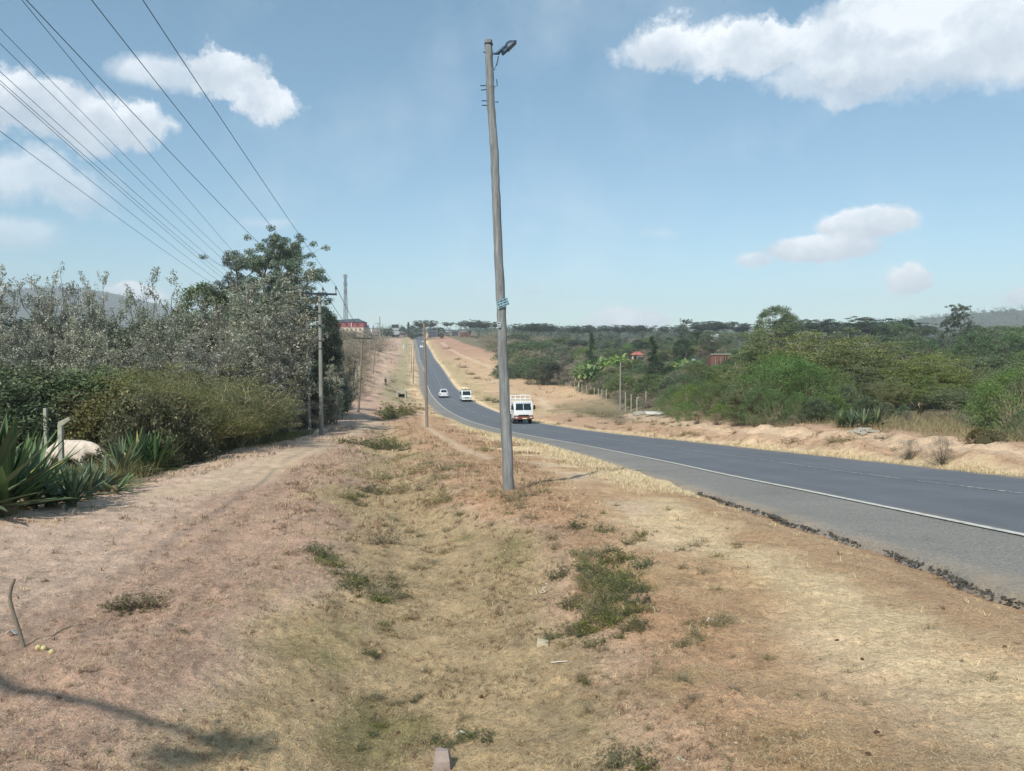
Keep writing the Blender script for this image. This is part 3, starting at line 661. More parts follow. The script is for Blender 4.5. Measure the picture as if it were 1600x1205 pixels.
# hedge belt in front of the grove
G2 = 'feathery yellow-green shrubs in front of the left grove'
for px, Y, top, wd in ((245,33,578,1.0),(300,31,590,1.15),(350,34,585,1.15),(395,37,600,1.0),(275,28,615,1.),(330,29,630,1.1),(375,32,640,1.),(215,36,572,1.),(420,41,612,.9),(260,38,565,1),(320,39,568,1.)):
    tp('feather', px, Y, top, 'feathery yellow-green thorn shrub between the sisal hedge and the left grove', G2, wd)
for px, Y, top, wd in ((30,32,570,1.2),(85,33,580,1.2),(135,33,575,1.2),(-30,30,570,1.2),(180,34,580,1.1),(5,31,600,1),(-60,27,580,1.2),(60,38,560,1.4),(-10,30,610,1.)):
    tp('bush', px, Y, top, 'dark green bush behind the field where the white cow grazes', 'dark green bushes behind the white cow', wd)
for px, Y, top, wd in ((228,23,616,.8),(172,29,610,.9),(250,24.5,618,.9),(268,25,640,.9),(125,31.5,606,1.0),(95,33,618,.8),(245,29,612,1)):
    tp('leafy', px, Y, top, 'olive-brown broad-leaved bush hanging over the sisal hedge right of the cow', 'olive-brown bushes over the sisal hedge', wd)
for px, Y, top in ((150,85,500),(60,90,500),(240,95,500),(330,90,500),(0,80,500),(430,100,520),(470,120,530),(-60,90,500),(380,110,510),(290,80,520),(100,75,520),(190,78,520)):
    tp('dark', px, Y, top, 'dark tree deep inside the left grove seen between pale stems', 'dark trees deep inside the left grove', 1.5)
for px, Y, top in ((560,112,590),(566,128,580),(556,120,570),(570,150,565),(577,170,560),(562,160,556),(575,200,548),(585,240,540)):
    tp('scrub', px-16, Y, top+3, 'grey dry shrub on the bank left of the red footpath', 'grey dry shrubs on the bank left of the red footpath', 1.3)
for px, Y, top in ((548,200,542),(541,250,530),(553,260,532),(566,300,527),(578,330,522),(535,300,525),(590,360,522),(520,200,530)):
    tp('scrub', px, Y, top, 'bare grey thicket below the red-banded building', 'bare thickets below the red-banded building', 1.7)
for px, Y, top in ((528,400,514),(540,405,516),(551,400,517),(562,410,517),(520,395,512)): tp('scrub', px, Y, top, 'grey thicket hiding the foot of the red-banded building', 'grey thickets at the foot of the red-banded building', 2.4)
for px, Y, top in ((611,93,629),(617,95,626),(622,97,624)): tp('weed', px, Y, top, 'spiky green weed growing out of the eroded gully on the left verge', 'weeds in the eroded gully', 1.3, cat='weed')
# ------------------------------------------------------------------ right of the road, near belt
G3 = 'bright green bushes right of the concrete slab'
for px, Y, top, wd in ((1060,66,598,1.2),(1085,62,600,1.2),(1112,60,598,1.1),(1140,57,592,1.2),(1165,54,596,1.1),(1128,68,585,1.2),(1050,72,612,1.1),(1095,72,592,1.1),(1180,58,580,1.1),(1075,58,628,1.1),(1125,54,630,1.1),(1155,52,625,1.)):
    tp('green', px, Y, top, 'bright green bush in the belt right of the concrete slab', G3, wd)
G4 = 'tall green thorn bushes of the thicket beyond the road'
for px, Y, top, wd in ((1205,50,562,1.1),(1232,47,556,1.1),(1262,46,566,1.0),(1220,56,548,1.2),(1285,50,572,1.1),(1248,54,560,1),(1190,46,600,.9),(1215,44,610,.9),(1250,43,612,.9)):
    tp('green', px, Y, top, 'tall green thorn bush in the thicket opposite, left of the slender yellow-barked tree', G4, wd)
for px, Y, top, wd in ((1150,80,520,1.1),(1185,74,512,1.1),(1140,92,530,1.),(1215,84,508,1.),(1170,66,545,.9)):
    tp('acacia', px, Y, top, 'bare-twigged acacia right of the roofless red-brick house', 'bare-twigged acacias right of the brick house', wd)
tp('acacia', 1178, 47, 590, 'low acacia with pale bare branches hanging over the dark hollow', None, .8)
for px, Y, top, wd in ((1262,68,514,1.2),(1300,62,520,1.2),(1345,70,522,1.2),(1300,80,508,1.1),(1385,62,545,1.2),(1425,58,545,1.25),(1460,62,552,1.2),(1400,72,535,1.2),(1500,66,556,1.1),(1345,52,565,1.0),(1440,48,580,1.1),(1390,46,592,.9),(1480,46,600,1.)):
    tp('acacia', px, Y, top, 'olive layered acacia in the wide thicket beyond the road', 'olive acacias of the thicket beyond the road', wd)
for px, Y, top, wd in ((1325,47,600,.8),(1300,44,615,1),(1355,44,620,1.),(1385,43,628,.9),(1415,44,632,.8),(1280,42,622,1),(1330,41,640,.8)):
    tp('bush', px, Y, top, 'leafy bush around the foot of the slender yellow-barked tree', 'bushes around the slender yellow-barked tree', wd)
for px, Y, top, wd in ((1592,31,572,1.2),(1625,33,560,1.2),(1570,37,575,1.1),(1545,45,590,1.),(1660,34,560,1.2),(1610,27,640,1.)):
    tp('green', px, Y, top, 'grey-green thorn bush at the right edge beyond the road', 'grey-green thorn bushes at the right edge', wd)
for px, Y, top, wd in ((1475,39,655,.9),(1505,37,662,.9),(1450,41,658,.8),(1530,35,660,1),(1420,40,662,.8),(1560,33,672,1.),(1240,41,655,.8),(1210,42,650,.8),(1180,45,648,.9),(1150,48,645,.9),(1120,51,645,.9),(1090,54,642,.9),(1060,60,640,.9)):
    tp('scrub', px, Y, top, 'low dry scrub along the front of the thicket beyond the road', 'low dry scrub along the thicket', wd)
tp('leafy', 1555, 24.5, 676, 'dark green leafy shrub on the cut bank near the right edge', None, 1.0)
tp('leafy', 1532, 25.5, 684, 'lower leafy shrub on the cut bank beside the dark green one', None, .9)
tp('scrub', 1474, 22.3, 680, 'upright dry grey-green weed on the bank beside the asphalt', None, .6)
tp('scrub', 1425, 24.8, 686, 'small dead shrub on the cut bank left of the upright weed', None, .9)
# middle distance right
for px, Y, top, wd in ((1018,112,524,.8),):
    tp('cone', px, Y, top, 'dark conifer right of the red-roofed house', None, 1.0)
tp('cone', 922, 170, 518, 'slim grey-green conifer behind the banana grove', None, .8)
for px, Y, top, wd, k in ((1072,170,500,.9,'euc'),(1066,150,530,1,'dark'),(885,180,512,1,'euc'),(872,190,530,1.,'round'),(1045,120,572,1.2,'dark'),(1030,130,565,1.,'dark'),(905,125,583,1.3,'dark'),(945,122,586,1.3,'bush'),(975,118,586,1.3,'bush'),
                          (1005,116,590,1.2,'bush'),(1085,100,588,1.2,'leafy'),(1110,98,585,1.2,'leafy'),(870,150,572,1.4,'bush'),(868,165,566,1.3,'bush'),(890,140,578,1.2,'bush'),(925,140,584,1.2,'bush'),(852,205,562,1.2,'bush'),(836,222,560,1.2,'bush'),(820,240,556,1.2,'bush')):
    if 80 < Y < 200 and (px-CXP)/FPX*Y < float(fenx(Y))+1.5: continue
    tp(k, px, Y, top, {'euc': 'tall grey-green tree among the bushes around the banana grove', 'dark': 'dark evergreen among the bushes around the banana grove', 'round': 'rounded green tree left of the banana grove',
                       'bush': 'green bush in the belt below the banana grove', 'leafy': 'glossy dark bush below the roofless brick house'}[k], 'growth around the banana grove: '+KN[k].replace('_', ' '), wd)
_rb = random.Random(11)
for i in range(170):
    px = _rb.uniform(855, 1002); Y = 170+_rb.uniform(-10, 12); g = gat(px, Y)
    if g.x < float(fenx(Y))+1.5: continue
    tr('banana', g.x, Y, g.z+.0, _rb.uniform(3.8, 5.4), 'banana plant in the grove left of the red-roofed house', 'banana plants left of the red-roofed house')
for i in range(26):
    px = _rb.uniform(1055, 1090); Y = _rb.uniform(128, 140); g = gat(px, Y); tr('banana', g.x, Y, g.z, _rb.uniform(3.2, 4.4), 'banana plant in the small clump between the conifer and the brick house', 'banana plants right of the conifer')
for i in range(330):
    Y = 84+118*_rb.random(); o = 26*_rb.random()**1.3; x = float(fenx(Y))+.6+o; low = o < 4.5
    k = _rb.choice(['scrub', 'scrub', 'bush']) if low else _rb.choice(['bush', 'bush', 'green', 'scrub', 'leafy', 'round'])
    if not low and o > 16 and 150 < Y < 190: continue
    h = _rb.uniform(.7, 1.3) if low else _rb.uniform(1.6, 3.2)
    tr(k, x, Y, g1(x, Y), h, ('low ' if low else 'taller ')+KN[k].replace('_', ' ')+(' right behind the fence posts beyond the road' if low else ' in the thick growth between the fence posts and the bananas'), ('low growth behind the fence: ' if low else 'growth between fence and bananas: ')+KN[k].replace('_', ' '), 1.6 if low else 1.3, cat='shrub', name='roadside_shrub')
for i in range(120):
    px = _rb.uniform(835, 1140); Y = _rb.uniform(192, 460); x = (px-CXP)/FPX*Y
    if x < float(fenx(Y))+3: continue
    k = _rb.choice(['bush', 'round', 'scrub', 'acacia', 'dark', 'euc', 'green']); h = _rb.uniform(3., 5.5) if k != 'euc' else _rb.uniform(6, 8)
    tr(k, x, Y, g1(x, Y), h, KN[k].replace('_', ' ')+' on the grey-green slope above the banana grove', 'growth on the slope above the bananas: '+KN[k].replace('_', ' '), 1.4 if k != 'euc' else 1.)
# dry thicket climbing beside the road on the right
for px, Y, top, wd in ((735,520,524,2.2),(748,470,524,2.4),(760,430,526,2.4),(775,380,528,2.4),(790,340,530,2.4),(805,300,532,2.4),(822,280,534,2.2),(770,460,518,2.4),(800,420,520,2.4),(840,300,532,2.2),(835,360,524,2.4),(860,340,526,2.2),(815,260,545,2),(795,290,545,2),(780,330,541,2),(765,375,536,2),(752,420,533,2),(850,240,545,2),(835,225,556,2),(742,470,530,2)):
    kk_ = 'bush' if (px+Y) % 20 < 10 else 'scrub'; tp(kk_, px+12, Y, top, ('grey-green bushy' if kk_ == 'bush' else 'grey-brown dry')+' thicket on the right flank of the road below the crest', KN[kk_].replace('_', ' ')+' thickets below the crest on the right', wd*.8)
for i in range(30):
    px = _rb.uniform(790, 880); Y = _rb.uniform(215, 400); g = gat(px, Y); tr(_rb.choice(['bush', 'scrub', 'round']), g.x, Y, g.z, _rb.uniform(2.5, 4.5), 'low tree or bush of the grey-green slope behind the wooden lamp pole', 'growth on the slope behind the lamp pole', 1.4)
# wide bush country on the right
for i in range(150):
    px = _rb.uniform(860, 1720); Y = 95*(7.5**_rb.random()); 
    if px < 1010 and Y < 190: continue
    if px < 1130 and Y < 150: continue
    g = gat(px, Y); k = _rb.choice(['bush', 'bush', 'green', 'acacia', 'acacia', 'round', 'flat', 'scrub', 'dark']); h = _rb.uniform(3, 6.) if k not in ('flat', 'round', 'dark') else _rb.uniform(4.5, 7.5)
    top = HOR-(g.z+h-EYE)/Y*FPX
    if top < 513: h *= .7
    kk = KN[k].replace('_', ' ')
    tr(k, g.x, Y, g.z, h, kk+' in the bush country between the thicket and the right skyline', 'bush country on the right: '+kk, 1.5 if k in ('bush', 'scrub', 'green') else 1.15)
# skyline
for px, Y, top, wd in ((702,640,506,1.),(730,560,502,1.3),(748,540,503,1.4),(765,520,504,1.3),(822,480,508,1.5),(840,500,507,1.3),(857,520,509,1.5),(873,540,511,1.2),(930,520,511,1.3),(905,480,512,1.2),(960,500,510,1.4),(985,520,512,1.2),(1010,480,511,1.3),(1050,500,509,1.1),
                       (1105,420,504,1.2),(1128,430,503,1.3),(1150,450,507,1.3),(1255,300,500,1.2),(1285,330,500,1.3),(1310,290,496,1.5),(1345,300,498,1.4),(1230,320,504,1.2),(1380,330,505,1.2),(1420,340,505,1.2),(665,560,502,1.0)):
    tp('flat', px, Y, top-4, 'flat-topped acacia standing on the skyline right of the road crest', 'flat-topped acacias along the skyline', wd)
tp('round', 1213, 150, 480, 'large rounded tree standing alone on the right skyline', None, .95)
tp('round', 1233, 160, 493, 'smaller rounded tree touching the large one on the right skyline', None, .8)
tp('euc', 1483, 140, 479, 'tall open eucalyptus above the thicket near the right edge', None, 1.0)
tp('euc', 1500, 150, 490, 'second thinner eucalyptus right of the tall open one', None, .8)
for px, Y, top, wd in ((1330,200,512,1.2),(1375,190,510,1.2),(1395,200,505,1.),(1415,210,498,.8),(1440,180,512,1.3),(1350,170,525,1.3),(1300,180,520,1.2),(1530,170,512,1.3),(1560,190,510,1.3),(1590,180,512,1.3),(1620,200,508,1.3),(1520,220,508,1.3),(1575,150,525,1.3),(1545,140,530,1.2),(1605,160,528,1.2),(1320,150,530,1.2),(1450,150,530,1.2),(1385,155,528,1.2),(1660,180,510,1.3)):
    tp('dark' if px % 3 else 'round', px, Y, top, 'blue-green tree in the belt below the right-hand hill', 'blue-green trees below the right-hand hill', wd)
for px, Y, top, k in ((638,600,503,'cone'),(645,580,509,'dark'),(630,600,511,'dark'),(622,620,514,'round'),(611,560,513,'dark'),(655,620,512,'dark'),(690,560,512,'dark'),(680,600,511,'flat'),(604,520,514,'dark'),(597,500,515,'round')):
    tp(k, px, Y, top, {'cone': 'pointed dark tree at the top of the road', 'dark': 'dark tree crowding the roadside at the crest', 'round': 'rounded tree left of the road at the crest', 'flat': 'flat acacia right of the road at the crest'}[k], 'trees at the road crest: '+KN[k].replace('_', ' '), 1.2)
# far wood on the hills, one mass
rng = np.random.default_rng(77); A_ = Acc(); n = 5200
ang = rng.uniform(-.70, .75, n); dist = 620*(4.6**rng.random(n)); X = dist*np.sin(ang); Yv = dist*np.cos(ang)
hx = np.concatenate([rng.normal(1130, 330, 1500), rng.normal(-1560, 420, 1100)]); hy = np.concatenate([rng.normal(1520, 190, 1500), rng.normal(2450, 330, 1100)]); X = np.concatenate([X, hx]); Yv = np.concatenate([Yv, hy])
keep = (np.abs(X-rx(np.minimum(Yv, 900))) > 45) & ((X > 0) | (Yv > 900)); X, Yv = X[keep], Yv[keep]; Zg = gz(X, Yv, False)
Cn = np.stack([X, Yv, Zg+2.0], -1); hh = (.6+1.5*rng.random(len(X))**3)*np.clip(Yv/1000, .8, 1.6)
Vv, Ff, vv = leaves(rng, Cn+np.array([0,0,1.])*(hh[:, None]-1)*3, 24, np.stack([3.4*hh, 3.4*hh, 2.6*hh], -1), 1.9, 1.3, .3, 0, .02); A_.add(Vv, Ff, vv)
link('distant_wood', A_.mesh('distant_wood'), LM['flat'], kind='stuff', label='dark far-off bush and woodland covering the low hills', cat='woodland')
# ------------------------------------------------------------------ solid shapes for built things
class MB:
    def __init__(s): s.V = []; s.F = []
    def _add(s, V, F):
        n = len(s.V); s.V += [tuple(v) for v in V]; s.F += [tuple(i+n for i in f) for f in F]; return s
    def box(s, c, size, rot=None, taper=(1, 1)):
        x, y, z = [v/2 for v in size]; R = Euler(rot).to_matrix() if rot else None; V = []
        for sz in (-1, 1):
            tx, ty = taper if sz > 0 else (1, 1)
            for a, b in ((-1, -1), (1, -1), (1, 1), (-1, 1)):
                v = Vector((a*x*tx, b*y*ty, sz*z)); V.append((R @ v if R else v)+Vector(c))
        return s._add(V, [(3,2,1,0),(4,5,6,7),(0,1,5,4),(1,2,6,5),(2,3,7,6),(3,0,4,7)])
    def tube(s, P, R, n=8, caps=True):
        if not hasattr(R, '__len__'): R = [R]*len(P)
        V, F = tube_np(P, R, n); k = len(s.V); s._add(V, [tuple(f) for f in F.tolist()])
        if caps: s.F.append(tuple(k+i for i in range(n))); s.F.append(tuple(k+(len(P)-1)*n+i for i in reversed(range(n))))
        return s
    def prism(s, prof, x0, x1, sx=1.0):
        """profile in (y, z) pushed along x"""
        n = len(prof); V = [(x0, a, b) for a, b in prof]+[(x1, a, b) for a, b in prof]
        return s._add(V, [tuple(range(n)), tuple(range(2*n-1, n-1, -1))]+[(i, i+n, (i+1) % n+n, (i+1) % n) for i in range(n)])
    def sections(s, secs):
        """loft through closed sections, all with the same number of points"""
        n = len(secs[0]); V = [p for q in secs for p in q]; F = [tuple(range(n))[::-1], tuple(range((len(secs)-1)*n, len(secs)*n))]
        for k in range(len(secs)-1):
            for i in range(n): j = (i+1) % n; F.append((k*n+i, k*n+j, (k+1)*n+j, (k+1)*n+i))
        return s._add(V, F)
    def wheel(s, c, r, w_, n=20):
        c = Vector(c); secs = []
        for dx, rr in ((-w_/2, r*.6), (-w_/2, r*.93), (-w_*.38, r), (w_*.38, r), (w_/2, r*.93), (w_/2, r*.6)):
            secs.append([(c.x+dx, c.y+rr*cos(t*2*pi/n), c.z+rr*sin(t*2*pi/n)) for t in range(n)])
        return s.sections(secs)
    def disc(s, c, r, w_, n=16):
        secs = [[(c[0]+dx, c[1]+rr*cos(t*2*pi/n), c[2]+rr*sin(t*2*pi/n)) for t in range(n)] for dx, rr in ((-w_/2, r*.9), (-w_*.3, r), (w_*.3, r), (w_/2, r*.9))]
        return s.sections(secs)
    def blob(s, c, r, seed=0, n=10, k=7, rough=.12):
        rg = np.random.default_rng(seed); V = []; c = Vector(c); r = r if hasattr(r, '__len__') else (r,)*3
        for j in range(k+1):
            th = pi*j/k
            for i in range(n):
                q = 1+rg.normal()*rough if 0 < j < k else 1; a = 2*pi*i/n
                V.append((c.x+r[0]*q*sin(th)*cos(a), c.y+r[1]*q*sin(th)*sin(a), c.z+r[2]*q*cos(th)))
        F = [(j*n+i, (j+1)*n+i, (j+1)*n+(i+1) % n, j*n+(i+1) % n) for j in range(k) for i in range(n)]
        return s._add(V, F)
    def build(s, name, m, parent=None, bevel=0, smooth_=False, **kw):
        me = bpy.data.meshes.new(name); me.from_pydata(s.V, [], s.F); me.validate()
        bm = bmesh.new(); bm.from_mesh(me); bmesh.ops.remove_doubles(bm, verts=bm.verts, dist=1e-5)
        bmesh.ops.recalc_face_normals(bm, faces=bm.faces)
        if bevel:
            eg = [e for e in bm.edges if len(e.link_faces) == 2 and e.calc_face_angle(0) > .4]
            bmesh.ops.bevel(bm, geom=eg, offset=bevel, segments=2, profile=.6, affect='EDGES', clamp_overlap=True)
        for f in bm.faces: f.smooth = smooth_ or bool(bevel)
        bm.to_mesh(me); bm.free()
        if smooth_ or bevel:
            try: me.set_sharp_from_angle(angle=radians(50))
            except Exception: pass
        return link(name, me, m, parent, **kw)
import bmesh
def mat_wood(name, c, c2, streak=.6):
    m = bpy.data.materials.new(name); m.use_nodes = True; t = NT(m.node_tree); b = t.n['Principled BSDF']
    co = t.add('ShaderNodeTexCoord').outputs['Object']; mp = t.add('ShaderNodeMapping', {0: co}); mp.inputs['Scale'].default_value = (26, 26, 1.1)
    n = t.noise(mp, 1, 7, .7); mp2 = t.add('ShaderNodeMapping', {0: co}); mp2.inputs['Scale'].default_value = (7, 7, 1.6); n2 = t.noise(mp2, 1, 7, .7)
    c_ = t.mix(t.ramp(n, [(.33, (0,0,0)), (.66, (1,1,1))]), (*c2, 1), (*c, 1))
    c_ = t.mix(t.m('MULTIPLY', t.ramp(n2, [(.4, (0,0,0)), (.65, (1,1,1))]), streak), c_, (*[(a+b_)/2*.55 for a, b_ in zip(c, c2)], 1))
    t.put(b.inputs['Base Color'], c_); b.inputs['Roughness'].default_value = .85; b.inputs['Specular IOR Level'].default_value = .2
    t.put(b.inputs['Normal'], t.add('ShaderNodeBump', {'Height': n, 'Strength': .8, 'Distance': .012})); return m
M['wood_pole'] = mat_wood('weathered_pole_wood', lc(160,164,164), lc(96,98,96))
M['wood_grey'] = mat_wood('grey_pole_wood', lc(160,160,152), lc(124,122,114))
M['wood_brown'] = mat_wood('brown_pole_wood', lc(154,144,130), lc(118,108,94))
M['steel_dark'] = mat('dark_steel', lc(52,58,66), .5, .6)
M['galv'] = mat('galvanised_steel', lc(150,154,156), .5, .7)
M['lampcase'] = mat('lamp_housing', lc(44,62,80), .45, .2)
M['glass_lamp'] = mat('lamp_glass', lc(50,66,80), .2)
M['plate_blue'] = mat('teal_plate', lc(150,186,196), .6, noise=(30, .5, lc(120,160,172)))
M['ink'] = mat('plate_ink', lc(28,52,72), .6)
M['plate_white'] = mat('white_plate', lc(214,220,220), .6)
M['cable'] = mat('black_cable', lc(32,34,36), .6)
M['wire'] = mat('dull_wire', lc(70,74,78), .5, .5)
M['porcelain'] = mat('insulator', lc(96,84,76), .35)
# ------------------------------------------------------------------ the leaning lamp pole in front
base = gp(795, 766); Yb = base.y
prof = [(795,770,18.5),(793,720,17.5),(789.5,640,16.6),(786,560,15.4),(783,480,14.6),(779,400,14.),(775.5,320,13.4),(772.5,240,12.9),(769,190,12.6),(766,145,12.4),(764.5,105,12.),(763.3,63,11.6)]
lp = thing('lamp_pole', base, 'tall leaning weathered wooden pole with a floodlight on top, standing on the verge in front', 'lamp pole')
P, R = [], []
for x, y, wpx in prof:
    q = at(x, y, Yb); P.append((q.x-base.x, 0, q.z-base.z)); R.append(wpx/2/FPX*Yb)
P[0] = (P[0][0], 0, -.3)
rg = np.random.default_rng(3); Pd, Rd = [], []
for i in range(len(P)-1):
    for t in np.linspace(0, 1, 6, endpoint=False):
        Pd.append(tuple(np.array(P[i])*(1-t)+np.array(P[i+1])*t+np.array([rg.normal()*.004, rg.normal()*.004, 0]))); Rd.append((R[i]*(1-t)+R[i+1]*t)*(1+rg.normal()*.015))
Pd.append(P[-1]); Rd.append(R[-1])
MB().tube(Pd, Rd, 22).build('pole', M['wood_pole'], lp, smooth_=True)
def lpp(x, y, dy=0): q = at(x, y, Yb); return Vector((q.x-base.x, dy, q.z-base.z))
px_ = lambda k: k/FPX*Yb
MB().tube([lpp(763.5, 69.5)+Vector((0,0,-.012)), lpp(763.5, 69.5)+Vector((0,0,.012))], px_(6.6), 20).build('wire_band', M['steel_dark'], lp)
hd = MB(); a = lpp(771, 84); b = lpp(781, 84)
hd.tube([a, b], px_(1.6), 8); hd.tube([lpp(777, 84), lpp(789, 73)], [px_(2.6), px_(2.3)], 10); br = hd.build('lamp_arm', M['lampcase'], lp, smooth_=True)
# flood light: wedge shaped housing tilted up to the right
c0, c1 = lpp(785.5, 86), lpp(807, 65); ax = (c1-c0).normalized(); up = Vector((-ax.z, 0, ax.x))
if up.z < 0: up = -up
L = (c1-c0).length; secs = []
for t, h, wd in ((0, .35, .55), (.08, .55, .8), (.2, .62, .95), (.32, .5, .95), (.36, .75, 1.), (.55, 1., 1.), (.75, .85, 1.), (.92, .35, .95), (1, .08, .85)):
    cc = c0+ax*(t*L); hh = px_(9.0)*h; ww = px_(6.5)*wd
    secs.append([cc+Vector((0, -ww, 0)), cc+Vector((0, -ww*.92, 0))+up*hh*.6, cc+Vector((0, -ww*.5, 0))+up*hh, cc+Vector((0, ww*.5, 0))+up*hh, cc+Vector((0, ww*.92, 0))+up*hh*.6, cc+Vector((0, ww, 0))])
fl = MB().sections(secs).build('lamp_housing', M['lampcase'], lp, smooth_=True)
gl = MB(); q0 = c0+ax*L*.36-up*.004; q1 = c1-ax*L*.04-up*.004; ww = px_(5.6)
gl.sections([[q0+Vector((0,-ww,0)), q0+Vector((0,ww,0)), q0+Vector((0,ww,0))-up*.012, q0+Vector((0,-ww,0))-up*.012], [q1+Vector((0,-ww,0)), q1+Vector((0,ww,0)), q1+Vector((0,ww,0))-up*.012, q1+Vector((0,-ww,0))-up*.012]]); gl.build('lamp_glass', M['glass_lamp'], fl)
MB().tube([lpp(778.5, 88), lpp(778, 94, -.02), lpp(776, 102, -.03), lpp(772, 110, -.02)], .009, 6).build('lamp_cable', M['cable'], lp, smooth_=True)
def peg(x0, y0, x1, y1, hook=None):
    m_ = MB().tube([lpp(x0, y0, -.02), lpp(x1, y1, -.03)]+([lpp(*hook, -.03)] if hook else []), .008, 6); m_.build('step_bolt', M['steel_dark'], lp)
for q in ((760,83,755,82.5),(760,134.5,750.5,135),(761,140.5,751.5,142),(762,158.5,752.5,158.5),(762,165.5,753,165.5),(772,136,777,135.5,(776,125)),(774,160,779,160.5)):
    peg(*q[:4], hook=(q[4] if len(q) > 4 else None))
def plate(name, pxs, m, mi, rows, tilt, seed):
    (x0, y0), (x1, y1), (x2, y2) = pxs            # left top, right top, left bottom
    r0 = px_(8.6)+.012; A = lpp(x0, y0, -r0); B = lpp(x1, y1, -r0); C_ = lpp(x2, y2, -r0); u = B-A; v = C_-A; n = Vector((0, -.006, 0))
    s = MB().sections([[A, B, B+v, C_], [A+n, B+n, B+v+n, C_+n]]).build(name, m, lp)
    rr = random.Random(seed); ink = MB()
    for k in range(rows):
        t = .06
        while t < .92:                            # illegible hand-painted letters: short strokes in rows
            wl = rr.uniform(.05, .085); ya = (k+.16)/rows; yb = (k+.84)/rows; n2 = n*1.35
            for st in range(rr.choice((2, 3))):
                tx = t+rr.uniform(0, wl*.8); ty = rr.uniform(-.0, wl*.5); a1 = A+u*tx+v*ya+n; a2 = A+u*min(tx+ty, .95)+v*yb+n; wv = u*.018
                ink.sections([[a1-wv, a1+wv, a2+wv, a2-wv], [a1-wv+n*.3, a1+wv+n*.3, a2+wv+n*.3, a2-wv+n*.3]])
            ym = rr.uniform(ya, yb); a1 = A+u*t+v*ym+n; a2 = A+u*(t+wl*.8)+v*ym+n; wv = v*.03
            ink.sections([[a1-wv, a1+wv, a2+wv, a2-wv], [a1-wv+n*.3, a1+wv+n*.3, a2+wv+n*.3, a2-wv+n*.3]])
            t += wl+.03
    ink.build('lettering', mi, s)
plate('notice_plate', ((776,472),(793.5,465),(778.8,483.5)), M['plate_blue'], M['ink'], 3, 0, 4)
plate('number_plate', ((777,504),(782,504),(777.5,512)), M['plate_white'], M['ink'], 2, 0, 9)
# ------------------------------------------------------------------ power line with crossarm poles
def crosspole(px, Y, top, lab, armw=2.16, lean=0, group=None, m='wood_grey', rb=.14, arm_rz=-.05, pins=True, name='power_pole', steps=True, armdrop=.0):
    g = gat(px, Y); zt = at(px, top, Y).z-g.z; e = thing(name, g, lab, 'power pole', group)
    MB().tube([(0,0,-.3), (lean*.5, 0, zt*.5), (lean, 0, zt)], [rb, rb*.86, rb*.7], 14).build('pole', M[m], e, smooth_=True)
    a = MB().box((lean, -.1, zt-.06-armdrop), (armw, .09, .12), (0, .03, 0)).build('crossarm', M['steel_dark'], e)
    if pins:
        MB().tube([(lean-.5, -.1, zt-.12), (lean, -.12, zt-.62)], .022, 5).build('brace', M['steel_dark'], e); MB().tube([(lean+.5, -.1, zt-.15), (lean, -.12, zt-.62)], .022, 5).build('brace', M['steel_dark'], e)
        for s, h in ((-1.03, .42), (.22, .34), (1.03, .42)):
            q = MB().tube([(lean+s, -.1, zt-.03*s), (lean+s, -.1, zt+h*.55)], .022, 6).build('insulator_pin', M['steel_dark'], e)
            MB().tube([(lean+s, -.1, zt+h*.5), (lean+s, -.1, zt+h*.7), (lean+s, -.1, zt+h*.85), (lean+s, -.1, zt+h)], [.05, .07, .045, .05], 10).build('insulator', M['porcelain'], q, smooth_=True)
    return e, g+Vector((lean, 0, zt))
ep, tpA = crosspole(501, 48, 458, 'tall grey wooden power pole with steel crossarm beside the footpath, nearest on the left', steps=True)
MB().box((.02, -.15, 6.85), (.16, .05, .12)).build('pole_tag', M['steel_dark'], ep)
for zz in (5.4, 5.9, 7.6): MB().tube([(0,0,zz-.03), (0,0,zz+.03)], .128, 14).build('pole_band', M['steel_dark'], ep)
ep2, tpB = crosspole(559, 92, 528, 'leaning brown power pole with a crossarm beside the red footpath, second on the left', lean=.62, m='wood_brown', rb=.15)
ep3, tpC = crosspole(591, 300, 505, 'distant crossarm pole beside the red footpath near the crest', m='wood_brown', pins=False)
def plainpole(px, Y, top, lab, lean=0., rb=.11, m='wood_brown', group=None, cap=None, cat='pole'):
    g = gat(px, Y); zt = at(px, top, Y).z-g.z; e = thing('utility_pole', g, lab, cat, group)
    MB().tube([(0,0,-.3), (lean*.5, 0, zt*.5), (lean, 0, zt)], [rb, rb*.88, rb*.72], 12).build('pole', M[m], e, smooth_=True)
    k = MB().tube([(lean, 0, zt), (lean, 0, zt+.12)], [rb*.5, rb*.4], 8).build('pole_cap', M['steel_dark'], e)
    if cap: MB().box((lean, -rb, zt-.4), (cap, .08, .1)).build('crossarm', M['steel_dark'], e)
    return e, g+Vector((lean, 0, zt))
plainpole(483, 52, 533, 'short leaning wooden pole just left of the crossarm pole', lean=-.15, m='wood_grey')
e_, tpM = plainpole(667, 60, 505, 'slim two-toned wooden pole standing on the verge beside the road bend', lean=-.2, rb=.12, m='wood_brown')
plainpole(582.5, 180, 530, 'leaning brown pole beside the red footpath behind the walking person', lean=.8, rb=.16)
plainpole(594, 380, 495, 'tallest grey pole on the skyline above the red footpath', rb=.28, m='wood_grey')
plainpole(598, 420, 506, 'thin pole on the skyline right of the tallest grey one', rb=.14, m='wood_grey')
for px, Y, top, d in ((645.4,190,541,'nearest'),(642.9,240,540,'second'),(639.4,310,538,'third'),(635.5,400,536,'fourth and farthest')):
    plainpole(px, Y, top, d+' of the thin poles along the left edge of the climbing road', rb=.13, group='thin poles along the left edge of the climbing road', lean=.3 if d == 'nearest' else 0)
plainpole(683, 560, 502, 'thin pole on the skyline above the sheds right of the road', rb=.22, m='wood_grey')
